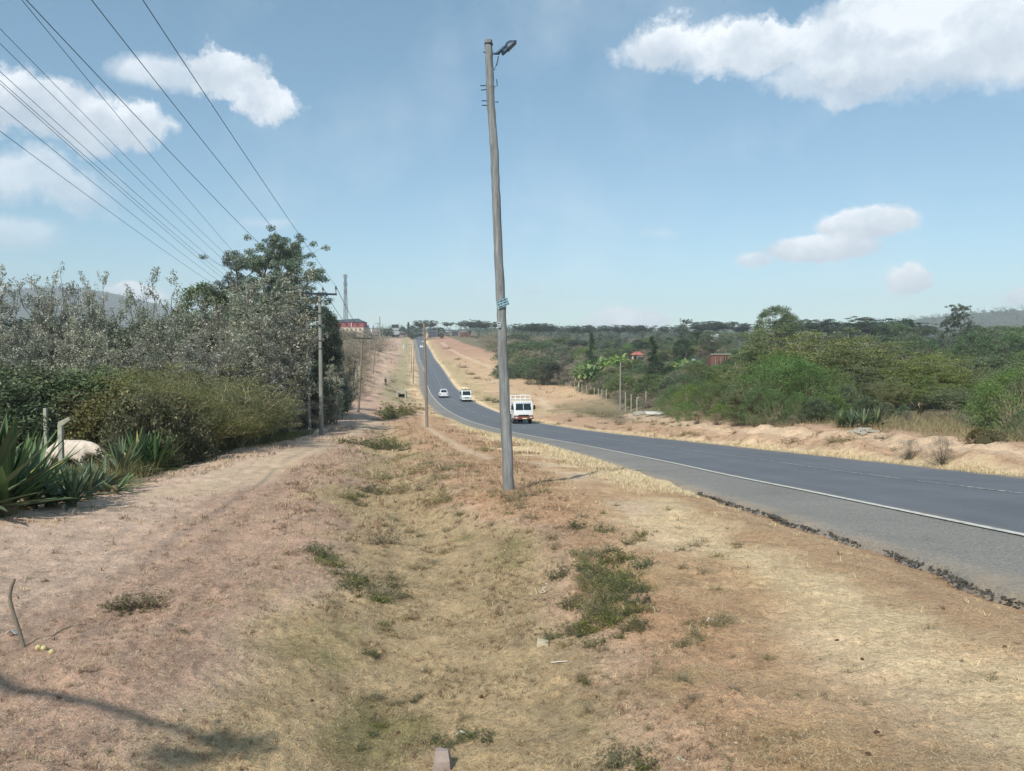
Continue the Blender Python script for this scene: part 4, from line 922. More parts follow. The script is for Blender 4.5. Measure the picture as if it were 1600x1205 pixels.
plainpole(969.5, 100, 566, 'pale wooden pole standing alone before the fence right of the road', rb=.13, m='wood_grey')
plainpole(578, 285, 522, 'small pole with a short bar below the red-banded building', rb=.12, m='wood_grey', cap=1.4)
def wire(name, pts, r, lab, group):
    P = np.array(pts); n = 40; t = np.linspace(0, 1, len(P)); tt = np.linspace(0, 1, n)
    # exact quadratic through three points, or spline through more
    C = np.stack([spl(t, P[:, k], tt) if len(P) > 3 else np.polyval(np.polyfit(t, P[:, k], len(P)-1), tt) for k in range(3)], 1)
    o = MB().tube([tuple(c) for c in C], r, 5, False).build(name, M['wire'], None, label=lab, cat='wire', group=group); return o
def para(A, B, sag, extra=None):
    A, B = Vector(A), Vector(B); out = []
    for t in np.linspace(0, 1, 5): q = A.lerp(B, t); q.z -= sag*4*t*(1-t); out.append(tuple(q))
    return out
def wpts(A, px, py, Yn, Yend, sag=.0):
    """from a support A through the sight line of a photo point to a support behind the viewer"""
    N = at(px, py, Yn); t = (Yend-A.y)/(N.y-A.y); E_ = A+(N-A)*t; E_.z += sag*(t*(t-1)); m = (N+A)/2 - Vector((0, 0, sag*.25))
    ts = [0, .5/t, 1/t, 1]; Ps = [A, m, N, E_]
    q = np.polyfit(ts, [p.z for p in Ps], 2); out = []
    for s in np.linspace(0, 1, 7): p = A.lerp(E_, s); p.z = float(np.polyval(q, s)); out.append(tuple(p))
    return out
ends = {}
for nm, s, h, px, py in (('right', 1.03, .42, 223, 0), ('middle', .22, .34, 143, 0), ('left', -1.03, .42, 41, 0)):
    A = tpA+Vector((s, -.1, h)); P_ = wpts(A, px, py, 15, -14, .5); ends[nm] = P_[-1]
    wire('power_line', P_, .0095, nm+' of the three power lines reaching the first crossarm pole', 'power lines of the crossarm poles')
    B = tpB+Vector((s, -.1, h)); wire('power_line', para(A, B, .9), .018, nm+' of three wire spans between first and second crossarm poles', 'far spans of the crossarm poles')
    B2 = tpC+Vector((s, 0, .1)); wire('power_line', para(B, B2, 2.5), .02, nm+' of three wire spans climbing from the second crossarm pole', 'climbing spans above the red footpath')
# second line hidden in the grove
gB = gat(388, 61); zt = at(388, 455, 61).z-gB.z; hp = thing('line_pole', gB, 'wooden line pole standing inside the tall clump, its crossarms among the leaves', 'power pole')
MB().tube([(0,0,-.3), (0,0,zt+.9)], [.15, .11], 10).build('pole', M['wood_grey'], hp)
MB().box((0,-.1,zt+.7), (2.4,.09,.12)).build('crossarm', M['steel_dark'], hp); MB().box((0,-.1,zt-.3), (1.6,.09,.12)).build('crossarm', M['steel_dark'], hp)
ends2 = []
for k, (ex, ey, px, py) in enumerate(((403,436,34,0),(398,440,0,45),(390,443,0,68),(382,446,0,112),(376,450,0,126),(372,454,0,131),(368,458,0,166),(362,462,0,205))):
    A = at(ex, ey, 61); P_ = wpts(A, px, py, 20, -14, .6); ends2.append(P_[-1])
    w2 = 'wire of the bundle sweeping from the upper left sky into the tall clump'
    wire('overhead_wire', P_, .008 if k else .0095, w2, 'bundle of wires from the left edge into the tall clump')
# supports behind the viewer
for nm, lst in (('first', list(ends.values())), ('second', ends2)):
    c = sum((Vector(p) for p in lst), Vector())/len(lst); g = g1(c.x, c.y); zt = max(p[2] for p in lst)-g
    e = thing('power_pole', (c.x, c.y-.25, g), 'grey pole behind the viewpoint holding the '+nm+' set of wires', 'power pole')
    MB().tube([(0,0,-.3), (0,0,zt)], [.16, .11], 10).build('pole', M['wood_grey'], e)
    for p in lst:
        MB().box(((p[0]-c.x)/2, .1, p[2]-g-.1), (abs(p[0]-c.x)+.1, .08, .08)).build('crossarm', M['steel_dark'], e)
# dry wooden stick, near left
g = gp(38, 1012); e = MB().tube([tuple(at(x, y, g.y)-g) for x, y in ((40,1018),(36,1008),(30,985),(22,962),(17,945),(15,932),(18,917),(23,905))], [.013,.013,.0125,.012,.012,.0115,.010,.009], 9).build('stick', M['wood_brown'], None, smooth_=True, loc=g, label='crooked bare stick planted upright in the dry ground at the left edge', cat='stick')
# ------------------------------------------------------------------ vehicles (local +y is forward)
M['paint_white'] = mat('white_car_paint', lc(225,228,228), .35, coat=.5, noise=(3, .25, lc(190,188,180)))
M['paint_silver'] = mat('silver_white_paint', lc(206,210,214), .3, .2, coat=.5)
M['paint_red'] = mat('dull_red_paint', lc(128,76,68), .5, noise=(4, .6, lc(96,64,58)))
M['tyre'] = mat('tyre_rubber', lc(30,30,32), .9)
M['hub'] = mat('wheel_steel', lc(120,122,124), .5, .4)
M['carglass'] = mat('car_glass', lc(28,40,42), .08, spec=.6)
M['under'] = mat('dark_chassis', lc(26,26,28), .8)
M['lampglass'] = mat('headlight_glass', lc(200,204,200), .15)
M['tail'] = mat('tail_light', lc(150,30,30), .3)
M['numplate'] = mat('pale_number_plate', lc(222,216,170), .5)
M['sack'] = mat('pale_sacks', lc(226,214,176), .9, noise=(8, .5, lc(190,176,140)))
M['crate'] = mat('crate_slats', lc(200,190,170), .8, noise=(6, .4, lc(150,140,120)))
M['wall_w'] = mat('white_rails', lc(224,224,220), .6); M['blue'] = mat('blue_paint', lc(62,84,110), .5); M['sign_grey'] = mat('sign_grey', lc(150,156,160), .6)
def on_road(Y, off, back=False):
    x = float(rx(Y)); dx = float(rdir(Y)); L = sqrt(1+dx*dx); yaw = -math.atan(dx)
    s = float(rz(Y+2)-rz(Y-2))/4
    p = Vector((x+off/L, Y-off*dx/L, float(rz(Y-off*dx/L))+.012-.012*abs(off)))
    return p, (yaw+pi if back else yaw), (math.atan(s) if not back else -math.atan(s))
def place(e, Y, off, back):
    p, yaw, pit = on_road(Y, off, back); e.location = p; e.rotation_euler = (pit, 0, yaw)
def wheels(e, spots, r, w_):
    for x, y in spots:
        t = MB().wheel((x, y, r), r, w_).build('wheel', M['tyre'], e, smooth_=True)
        MB().disc((x+(.5 if x > 0 else -.5)*w_*.7, y, r), r*.58, w_*.35).build('rim', M['hub'], t, smooth_=True)
def mirror(e, x, y, z, s=1.): MB().box((x, y, z), (.16*s, .06, .34*s)).build('mirror', M['under'], e, bevel=.01); 
# truck
tk = thing('truck', (0,0,0), 'white truck with red lower cab and slatted cargo body coming down the right lane', 'truck')
hw = 1.02
cab = MB(); pr = [(0,.95),(.02,1.45),(-.18,2.25),(-.35,2.38),(-1.5,2.38),(-1.55,.6),(0,.6)]
cab.prism([(2.9+a, b) for a, b in pr], -hw, hw).build('cab', M['paint_white'], tk, bevel=.05)
def slab(mb, pts, th, nrm): n = Vector(nrm)*th; P_ = [Vector(p) for p in pts]; return mb.sections([[p for p in P_], [p+n for p in P_]])
slab(MB(), ((-.84,2.925,1.48),(-.03,2.925,1.48),(-.03,2.755,2.14),(-.78,2.755,2.14)), .02, (0,1,.25)).build('windscreen', M['carglass'], tk)
slab(MB(), ((.03,2.925,1.48),(.84,2.925,1.48),(.78,2.755,2.14),(.03,2.755,2.14)), .02, (0,1,.25)).build('windscreen', M['carglass'], tk)
for s in (-1, 1): slab(MB(), ((s*1.022,2.65,1.5),(s*1.022,1.9,1.5),(s*1.022,1.9,2.15),(s*1.022,2.5,2.15)), .012, (s,0,0)).build('side_window', M['carglass'], tk)
MB().box((0,2.93,.82), (2.04,.06,.22)).build('front_panel', M['paint_red'], tk, bevel=.02)
MB().box((0,2.97,.62), (2.08,.16,.22)).build('bumper', M['paint_red'], tk, bevel=.03)
MB().box((0,2.975,.92), (1.1,.03,.14)).build('grille', M['under'], tk)
for s in (-1, 1):
    MB().box((s*.78,2.985,.70), (.26,.14,.13)).build('headlight', M['lampglass'], tk, bevel=.02); mirror(tk, s*1.19, 2.85, 1.75, 1.3)
MB().box((-.1,3.06,.60), (.5,.015,.11)).build('number_plate', M['numplate'], tk)
sc_ = MB()
for x in np.linspace(-.8, .8, 9): sc_.box((x,2.80+.02,2.24), (.1,.02,.07))
sc_.build('sun_visor_lettering', M['blue'], tk)
MB().box((0,-.6,.75), (.9,6.4,.22)).box((0,2.2,.55), (1.7,1.2,.3)).build('chassis', M['under'], tk)
bd = MB().box((0,-1.15,1.12), (2.2,4.9,.16))
for z in (1.45,1.75,2.05,2.35): bd.box((-1.08,-1.15,z), (.05,4.9,.2)); bd.box((1.08,-1.15,z), (.05,4.9,.2)); bd.box((0,1.28,z), (2.1,.05,.2)); bd.box((0,-3.58,z), (2.1,.05,.2))
bd.build('cargo_body', M['paint_white'], tk)
rk = MB()
for x in (-1.08, -.54, 0, .54, 1.08): rk.tube([(x,1.3,1.2), (x,1.3,3.02)], .04, 6); rk.tube([(x,-3.6,1.2), (x,-3.6,3.02)], .028, 6)
for z in (2.66, 3.0): rk.tube([(-1.08,1.3,z), (1.08,1.3,z)], .045, 6); rk.tube([(-1.08,1.3,z), (-1.08,-3.6,z)], .03, 6); rk.tube([(1.08,1.3,z), (1.08,-3.6,z)], .03, 6)
rk.build('roof_rack', M['wall_w'], tk)
ld = MB()
for i in range(4):
    for j in range(5): ld.box((-.75+.5*i, .9-1.*j, 2.15), (.46,.9,.75))
ld.build('load', M['crate'], tk, bevel=.03)
wheels(tk, ((-.86,2.05),(.86,2.05),(-.86,-2.2),(.86,-2.2),(-.56,-2.2),(.56,-2.2)), .42, .26); place(tk, 83, 1.05, True)
# minibus
def minibus(lab, paint='paint_white', load=True, group=None):
    e = thing('minibus', (0,0,0), lab, 'minibus', group)
    pr = [(2.3,.35),(2.32,.95),(1.75,1.15),(1.2,1.85),(.9,1.97),(-2.2,1.97),(-2.32,1.6),(-2.35,.35)]
    MB().prism(pr, -.85, .85).build('body', M[paint], e, bevel=.07)
    slab(MB(), ((-.74,1.77,1.17),(.74,1.77,1.17),(.66,1.24,1.84),(-.66,1.24,1.84)), .025, (0,1,.5)).build('windscreen', M['carglass'], e)
    slab(MB(), ((-.62,-2.345,1.2),(.62,-2.345,1.2),(.6,-2.3,1.72),(-.6,-2.3,1.72)), .02, (0,-1,.0)).build('rear_window', M['carglass'], e)
    for s in (-1, 1):
        for y0, y1 in ((1.0,.1),(-.05,-1.0),(-1.15,-2.1)): slab(MB(), ((s*.852,y0,1.2),(s*.852,y1,1.2),(s*.852,y1,1.7),(s*.852,y0,1.7)), .012, (s,0,0)).build('side_window', M['carglass'], e)
        MB().box((s*.64,2.33,.82), (.3,.06,.16)).build('headlight', M['lampglass'], e, bevel=.02); MB().box((s*.74,-2.36,1.0), (.12,.04,.4)).build('tail_light', M['tail'], e)
        mirror(e, s*.98, 1.55, 1.3, .8)
    MB().box((0,2.34,.5), (1.66,.1,.2)).build('bumper', M[paint], e, bevel=.03); MB().box((0,2.34,.80), (.8,.04,.1)).build('grille', M['under'], e); MB().box((0,2.40,.52), (.5,.015,.11)).build('number_plate', M['numplate'], e)
    MB().box((0,-2.38,.55), (.5,.015,.11)).build('number_plate', M['numplate'], e)
    MB().box((0,2.33,.64), (1.6,.02,.07)).build('stripe', M['blue'], e)
    if load:
        r = MB()
        for s in (-.6, .6): r.tube([(s,1.0,2.1), (s,-2.,2.1)], .02, 6)
        for y in (1.,0,-1,-2.): r.tube([(-.6,y,2.1), (.6,y,2.1)], .02, 6); r.tube([(-.6,y,1.95), (-.6,y,2.1)], .02, 5); r.tube([(.6,y,1.95), (.6,y,2.1)], .02, 5)
        r.build('roof_rack', M['hub'], e)
        l = MB().blob((-.33,.4,2.27), (.36,.5,.2), 1).blob((.36,.5,2.31), (.34,.5,.24), 2).blob((-.25,-.8,2.26), (.4,.6,.2), 3).blob((.38,-.9,2.28), (.34,.5,.22), 4); l.build('roof_load', M['sack'], e, smooth_=True)
    wheels(e, ((-.72,1.5),(.72,1.5),(-.72,-1.45),(.72,-1.45)), .33, .2); MB().box((0,0,.36), (1.5,4.3,.2)).build('underbody', M['under'], e); return e
vb = minibus('white minibus with pale sacks on its roof rack coming down the bend'); place(vb, 138, 1.9, True)
def car(lab, paint='paint_silver', group=None, suv=False):
    e = thing('car', (0,0,0), lab, 'car', group); h = 1.62 if suv else 1.45
    low = [(2.15,.3),(2.2,.6),(2.05,.82),(1.1,.95),(-1.9,1.0),(-2.15,.9),(-2.2,.35)]
    MB().prism(low, -.86, .86).build('body', M[paint], e, bevel=.07)
    k = 1.0; secs = []
    bot = [(-.78,1.15,.93),(.78,1.15,.93),(.80,-2.0,.97),(-.80,-2.0,.97)]; topp = [(-.6,.35,h),(.6,.35,h),(.6,-1.55,h-.04),(-.6,-1.55,h-.04)]
    MB().sections([bot, topp]).build('cabin', M[paint], e, bevel=.05)
    def lerp(a, b, t): return tuple(x+(y-x)*t for x, y in zip(a, b))
    def win(i, j, nrm, nm, a0=.08, a1=.92):
        A, B, C_, D = bot[i], bot[j], topp[j], topp[i]; l0, l1 = lerp(A, D, .14), lerp(A, D, .86); r0, r1 = lerp(B, C_, .14), lerp(B, C_, .86)
        slab(MB(), (lerp(l0, r0, a0), lerp(l0, r0, a1), lerp(l1, r1, a1), lerp(l1, r1, a0)), .018, nrm).build(nm, M['carglass'], e)
    win(0, 1, (0,.9,.5), 'windscreen'); win(3, 2, (0,-.8,.5), 'rear_window', .12, .88); win(0, 3, (-1,0,.3), 'side_window'); win(1, 2, (1,0,.3), 'side_window')
    for s in (-1, 1):
        MB().box((s*.68,-2.17,.78), (.28,.07,.18)).build('tail_light', M['tail'], e, bevel=.015); MB().box((s*.64,2.13,.66), (.32,.08,.14)).build('headlight', M['lampglass'], e, bevel=.02); mirror(e, s*.93, .9, 1.0, .45)
    MB().box((0,-2.2,.45), (1.64,.14,.22)).build('bumper', M[paint], e, bevel=.03); MB().box((0,2.17,.42), (1.64,.14,.22)).build('bumper', M[paint], e, bevel=.03)
    MB().box((0,-2.205,.72), (.52,.015,.12)).build('number_plate', M['numplate'], e)
    wheels(e, ((-.74,1.35),(.74,1.35),(-.74,-1.35),(.74,-1.35)), .33, .2); MB().box((0,0,.34), (1.5,4.0,.2)).build('underbody', M['under'], e); return e
c1 = car('silver-white car seen from behind, driving away uphill in the left lane', suv=True); place(c1, 150, -1.35, False)
c2 = car('white car climbing towards the crest beside the thin poles, nearest of the far cars', 'paint_white'); place(c2, 450, -.9, False); c2.scale = (1.15,)*3
c3 = car('pale car coming down just below the crest, right of the nearest far car', 'paint_silver'); place(c3, 520, 1.9, True); c3.scale = (1.15,)*3
c4 = car('white car at the very top of the road, farthest of the cars', 'paint_white'); place(c4, 640, .3, False); c4.scale = (1.25,)*3
# parked lorry and crest vehicles
pt = copy_tree(tk, label='dark lorry parked facing the road before the sheds on the right of the crest'); g = gat(699, 600); pt.location = g; pt.rotation_euler = (0, 0, pi+.1); pt.scale = (1.25,)*3
pt.name = 'parked_lorry'
M['paint_grey'] = mat('grey_blue_paint', lc(84,96,104), .5)
for ch in pt.children:
    if ch.name.startswith(('cab', 'cargo', 'load', 'front_panel', 'bumper')):
        ch.data = ch.data.copy(); ch.data.materials.clear(); ch.data.materials.append(M['paint_grey'])
bs = minibus('white minibus standing among the trees left of the road crest', load=False); g = gat(644, 640); bs.location = g; bs.rotation_euler = (0, 0, pi-.6); bs.scale = (1.3,)*3
# ------------------------------------------------------------------ buildings and mast
M['mast'] = mat('weathered_mast_steel', lc(84,90,98), .6, .3)
M['roof_dark'] = mat('dark_roof_sheet', lc(78,86,94), .6, .2, noise=(1.5, .4, lc(60,66,74)))
M['roof_red'] = mat('red_roof_tiles', lc(176,108,96), .8, noise=(3, .5, lc(146,88,78)))
M['wall_beige'] = mat('beige_plaster', lc(196,182,160), .9, noise=(1, .5, lc(170,156,136)))
M['wall_red'] = mat('red_painted_wall', lc(150,78,82), .8, noise=(1, .3, lc(130,72,76)))
M['win_dull'] = mat('dull_window', lc(120,112,108), .4)
M['wall_white'] = mat('whitewashed_wall', lc(206,206,200), .85)
M['tin_pale'] = mat('pale_tin_roof', lc(206,214,216), .4, .4)
M['tin_rust'] = mat('dull_tin', lc(134,128,124), .7, .2, noise=(1.2, .6, lc(110,84,70)))
M['dark_open'] = mat('dark_opening', lc(36,36,38), .8)
M['brick'] = mat('brown_brick', lc(126,92,80), .95, noise=(4, .6, lc(96,70,62)), bump=(12, .5, .05))
M['concrete'] = mat('old_concrete', lc(168,164,150), .95, noise=(5, .5, lc(134,130,118)), bump=(40, .4, .01))
M['concrete_post'] = mat('mossy_concrete_post', lc(170,168,152), .95, noise=(9, .7, lc(128,128,108)), bump=(40, .4, .01))
def shed(px, Y, wpx, top, lab, wall='tin_rust', roof='tin_rust', group=None, cat='shed', name='shed', depth=None, base=None, rot=0, hip=False, doors=1, windows=2):
    s = FPX/Y; g = gat(px, Y)
    if base: g.z = min(g.z, at(px, base, Y).z)
    W = wpx/s; D = depth or W*.7; zt = at(px, top, Y).z-g.z; h = max(zt*.72, zt-1.8); e = thing(name, g, lab, cat, group, rot)
    MB().box((0,0,h/2-.4), (W,D,h+.8)).build('wall', M[wall], e)
    r = MB(); o = .35
    if hip: r.sections([[(-W/2-o,-D/2-o,h),(W/2+o,-D/2-o,h),(W/2+o,D/2+o,h),(-W/2-o,D/2+o,h)], [(-W*.2,-.05,zt),(W*.2,-.05,zt),(W*.2,.05,zt),(-W*.2,.05,zt)]])
    else: r.prism([(-D/2-o,h-.05),(-D/2-o,h+.05),(0,zt),(D/2+o,h+.05),(D/2+o,h-.05),(0,zt-.1)], -W/2-o, W/2+o)
    r.build('roof', M[roof], e)
    for k in range(doors): MB().box((-W*.25+k*W*.4,-D/2-.02,1.0), (.9,.06,2.0)).build('door', M['dark_open'], e)
    for k in range(windows):
        f = MB().box((W*.08+k*W*.26,-D/2-.02,min(1.6,h*.6)), (1.0,.05,.9)).build('window', M['dark_open'], e)
    return e
# red-banded building
Y = 450; s = FPX/Y; g = gat(545, Y); rb_ = thing('town_building', g, 'long building with dark roof and red upper storey below the mast on the left skyline', 'building', None, 0)
z = lambda py: at(545, py, Y).z-g.z
xa, xb = (519-545)/s, (569-545)/s
MB().box(((xa+xb)/2, 5, (z(511)-1)/2), (xb-xa-.6, 10, z(511)+1)).build('wall', M['wall_beige'], rb_)
MB().box(((xa+xb)/2, 5, (z(511)+z(503.5))/2), (xb-xa, 10.6, z(503.5)-z(511))).build('upper_storey', M['wall_red'], rb_)
MB().sections([[(xa-.4,-.8,z(503.5)),(xb+.5,-.8,z(503.5)),(xb+.5,10.8,z(503.5)),(xa-.4,10.8,z(503.5))], [(xa+1,3,z(500)),(xb-3.5,3,z(497.5)),(xb-4.5,7,z(497.5)),(xa+1,7,z(500))]]).build('roof', M['roof_dark'], rb_)
for k in range(7): MB().box((xa+1.6+k*2.5,-.03,z(515)), (1.1,.08,1.3)).build('window', M['win_dull'], rb_)
for k in range(7): MB().box((xa+1.6+k*2.5,-.03,z(521)), (1.1,.08,1.3)).build('window', M['win_dull'], rb_)
for k in range(5): MB().box((xa+2.+k*3.4,-.34,z(507)), (1.3,.08,.9)).build('window', M['dark_open'], rb_)
MB().box(((550-545)/s,-.36,z(507)), (.35,.1,z(503.5)-z(511))).build('downpipe', M['wall_white'], rb_)
shed(576, 460, 13, 508, 'white flat-fronted house just right of the red-banded building', 'wall_white', 'tin_pale', None, 'house', 'house', windows=2)
shed(587, 480, 10, 515, 'low grey house between the white house and the skyline poles', 'tin_rust', 'tin_rust', None, 'house', 'house')
shed(530, 445, 14, 513, 'small beige house in front of the left end of the red-banded building', 'wall_beige', 'tin_rust', None, 'house', 'house')
# lattice mast
Y = 520; s = FPX/Y; g = gat(541, Y); mt = thing('telecom_mast', g, 'slim lattice telecom mast with clustered antennas behind the red-banded building', 'mast'); H = at(541, 429, Y).z-g.z
m_ = MB(); wB, wT = 1.5, .55
for a, b in ((-1,-1),(1,-1),(1,1),(-1,1)): m_.tube([(a*wB,b*wB,-1), (a*wT,b*wT,H)], .08, 5)
m_.build('lattice_legs', M['mast'], mt); m_ = MB(); n = 26
for k in range(n):
    z0, z1 = H*k/n, H*(k+1)/n; w0 = wB+(wT-wB)*k/n; w1 = wB+(wT-wB)*(k+1)/n
    for (a, b), (c, d) in (((-1,-1),(1,-1)),((1,-1),(1,1)),((1,1),(-1,1)),((-1,1),(-1,-1))):
        m_.tube([(a*w0,b*w0,z0), (c*w1,d*w1,z1)], .05, 4); m_.tube([(c*w0,d*w0,z0), (a*w1,b*w1,z1)], .05, 4)
m_.build('bracing', M['mast'], mt); MB().box((0,0,H/2), (.35,.2,H)).build('cable_ladder', M['mast'], mt)
for zz, r, hh in ((H-1.2,1.25,2.6),(H-6.2,1.15,2.4),(H-11.5,.95,2.2)):
    for k in range(6):
        a = k*pi/3+.3; MB().box((cos(a)*r, sin(a)*r, zz), (.32,.2,hh), (0,0,a)).build('antenna_panel', M['sign_grey'], mt)
    MB().tube([(0,0,zz-.3), (0,0,zz-.22)], r*.9, 8).build('antenna_ring', M['galv'], mt)
for zz in (H-8.5, H-14): MB().blob((-.9,-.3,zz), (.5,.25,.5), 5, rough=.02).build('dish', M['wall_white'], mt, smooth_=True)
# crest row
shed(606, 560, 8, 516, 'grey shop shed at the far left of the crest row', group=None)
shed(627, 600, 11, 518, 'white-roofed shop beside the tall signboard at the crest', 'tin_rust', 'tin_pale')
g = gat(618, 560); sb = thing('signboard', g, 'tall dark signboard on two posts with pale panels at the left of the crest', 'signboard'); k = 560/FPX
zz = lambda py: at(618, py, 560).z-g.z
MB().box((-2.4,0,zz(507)/2), (.25,.25,zz(507))).build('post', M['steel_dark'], sb); MB().box((2.2,0,zz(512)/2), (.25,.25,zz(512))).build('post', M['steel_dark'], sb)
MB().box((0,-.2,zz(509.8)), (5.2,.2,2.4)).build('panel', M['steel_dark'], sb); MB().box((0,-.2,zz(514.5)), (5.2,.2,1.6)).build('panel', M['sign_grey'], sb); MB().box((0,-.2,zz(520)), (5.2,.2,2.6)).build('panel', M['sign_grey'], sb); MB().box((0,-.2,zz(525)), (4.6,.2,1.6)).build('panel', M['dark_open'], sb)
shed(657, 630, 10, 519.5, 'shop behind the pole tops at the centre of the crest', 'tin_rust', 'tin_pale')
shed(677, 590, 14, 516, 'dark tin shed immediately right of the crest of the road', 'roof_dark', 'roof_dark')
shed(688, 592, 7, 518, 'pale kiosk between two dark sheds at the crest', 'wall_white', 'tin_rust')
shed(711, 590, 9, 517, 'dark shed right of the parked lorry', 'roof_dark', 'roof_dark')
shed(727, 560, 17, 517, 'brick house with low brown roof at the right end of the crest row', 'brick', 'tin_rust', None, 'house', 'house')
e = MB().box((0,0,.9), (.5,.3,2.4)).box((0,-.16,1.2), (.3,.03,.8)).build('guide_post', M['wall_white'], None, loc=gat(630.5, 430), label='white roadside guide post left of the road below the crest', cat='post')
# houses in the valley on the right
shed(996, 205, 19, 549.5, 'small house with a red tiled roof showing above the banana grove', 'wall_beige', 'roof_red', None, 'house', 'house', hip=True, base=568)
g = gat(1126, 130); g.z = at(1126, 574.5, 130).z; e = thing('brick_ruin', g, 'unfinished brown brick house without windows seen between the acacias', 'house')
wl = MB(); W = 3.1; h = 1.95
for x, ww in ((-W/2+.2,.4),(-.62,.38),(.28,.4),(1.3,.5)): wl.box((x,0,h/2), (ww,.25,h))
wl.box((0,.0,h+.12), (W,.25,.24)).box((0,0,.25), (W,.24,.5)).box((-W/2,1.5,h/2), (.25,3,h)).box((W/2,1.5,h/2), (.25,3,h)).box((0,3,h/2), (W,.25,h)); wl.build('wall', M['brick'], e)
MB().box((0,-.04,h+.32), (W+.3,.5,.14)).build('ring_beam', M['concrete'], e)
for x in (-.9, 0, .8): MB().box((x,-.0,h*.55+.2), (.06,.1,h*.75)).build('window_frame', M['concrete'], e)
MB().box((0,.2,h*.9), (W-.3,.05,.1)).build('lintel', M['concrete'], e)
shed(1592, 190, 26, 542, 'long pale tin roof at the right edge below the hill', 'wall_beige', 'tin_pale', None, 'house', 'house', windows=3, base=556)
shed(1582, 1500, 9, 500.5, 'tiny pale building high on the right-hand hill', 'wall_white', 'tin_pale', None, 'house', 'house')
shed(1116, 380, 10, 522, 'pale tin roof among the trees under the two skyline acacias', 'wall_white', 'tin_pale', None, 'house', 'house')
shed(1078, 170, 9, 561, 'low white outbuilding left of the unfinished brick house', 'wall_white', 'tin_pale', None, 'shed', 'shed', base=568)
# ------------------------------------------------------------------ fences
def bent_post(px, top, bot, Y, bend, lab, group=None, leanx=0, w_=.11):
    g = gat(px, Y); zt = at(px, top, Y).z; zb = min(g.z, at(px, bot, Y).z)-.1; e = MB(); h = zt-g.z
    hb = h-(.22 if bend else 0)
    e.sections([[(-w_/2+dx,-w_/2,z_),(w_/2+dx,-w_/2,z_),(w_/2+dx,w_/2,z_),(-w_/2+dx,w_/2,z_)] for z_, dx in ((-.3,0),(hb,leanx))])
    if bend: e.sections([[(-w_/2,-w_*.45,hb-.06),(w_/2+.01,-w_*.45,hb-.11),(w_/2+.01,w_*.45,hb-.11),(-w_/2,w_*.45,hb-.06)], [(-w_/2+.01,-w_*.45,hb+.09),(w_/2,-w_*.45,hb-.02),(w_/2,w_*.45,hb-.02),(-w_/2+.01,w_*.45,hb+.09)], [(.24,-w_*.4,h+.01),(.28,-w_*.4,h-.07),(.28,w_*.4,h-.07),(.24,w_*.4,h+.01)]])
    return e.build('fence_post', M['concrete_post'], None, bevel=.008, loc=g, label=lab, cat='fence post', group=group)
bent_post(92, 652, 745, 20.5, True, 'concrete fence post with a bent top standing in front of the white cow')
bent_post(69, 638, 705, 27, False, 'straight concrete fence post behind and left of the bent one')
bent_post(1, 685, 735, 20, False, 'pale fence post cut by the left edge of the photo')
g = gat(49, 23); MB().tube([(0,0,-.2), (.03,0,.6), (.1,0,1.15)], [.035,.032,.025], 7).build('fence_stake', M['wood_brown'], None, loc=g, label='thin dark wooden stake left of the two concrete posts', cat='fence post')
for px, Y, tp_ in ((381,36,644),(393,37,645)): bent_post(px, tp_, 668, Y, False, 'small concrete post half hidden by the yellow-green shrubs', 'half-hidden posts by the shrubs', w_=.1)
for i, (x, y0, Y) in enumerate(((884.5,597,185),(891.7,596,172),(897.7,599,163),(903.5,600,155),(909.5,600,147),(916.5,603,140),(922.6,604,133),(928.5,606,127),(935.2,607,121),(940.5,608,115),(947.5,609,110),(977.5,613,95),(986.5,616,90),(995.5,620,86),(1009.5,611,98))):
    Y_f = Y; bent_post(x, y0, 640, Y, i == 13, 'pale post of the fence running down to the slab, right of the road' if i != 13 else 'bent-topped pale fence post beside the grey block by the slab', 'fence posts beyond the road' if i != 13 else None, w_=.10)
for px, Y, tp_ in ((551,118,583),(556,125,576),(561,133,572)): bent_post(px, tp_, 600, Y, False, 'grey post of the plot fence behind the leaning crossarm pole', 'posts of the plot fence left of the red path', w_=.16)
# ------------------------------------------------------------------ concrete bits
g = gp(1022, 649); MB().box((0,0,.22), (1.75,.9,.2), (.03,.02,.1)).build('concrete_slab', M['wall_white'], None, bevel=.02, loc=g, label='pale concrete slab lying on the bank before the green bushes', cat='slab')
g = gp(998, 649); MB().blob((0,0,.15), (.62,.4,.3), 7, rough=.18).build('concrete_block', M['concrete'], None, loc=g, label='broken grey concrete block just left of the pale slab', cat='block')
g = gp(1350, 677); hpile = MB(); rr = random.Random(4)
for i in range(46): a = rr.random()*6.28; r_ = rr.random()**.6*.55; hpile.blob((cos(a)*r_*1.1, sin(a)*r_*.7, max(.0, .2-r_*.3)), rr.uniform(.05,.11), i, 6, 4, .2)
hpile.build('stone_pile', M['concrete'], None, loc=g, label='small heap of pale stones on the bank at the foot of the thicket', cat='stones')
g = gp(628, 621); cu = MB().box((-.75,0,.35), (.3,1.2,1.3)).box((.75,0,.35), (.3,1.2,1.3)).box((0,0,1.1), (1.8,1.2,.25)); e = thing('culvert', g, 'concrete culvert mouth opening in the left verge below the walking person', 'culvert')
cu.build('headwall', M['concrete'], e); MB().box((0,.2,.2), (1.2,.05,.9)).build('opening', M['dark_open'], e)
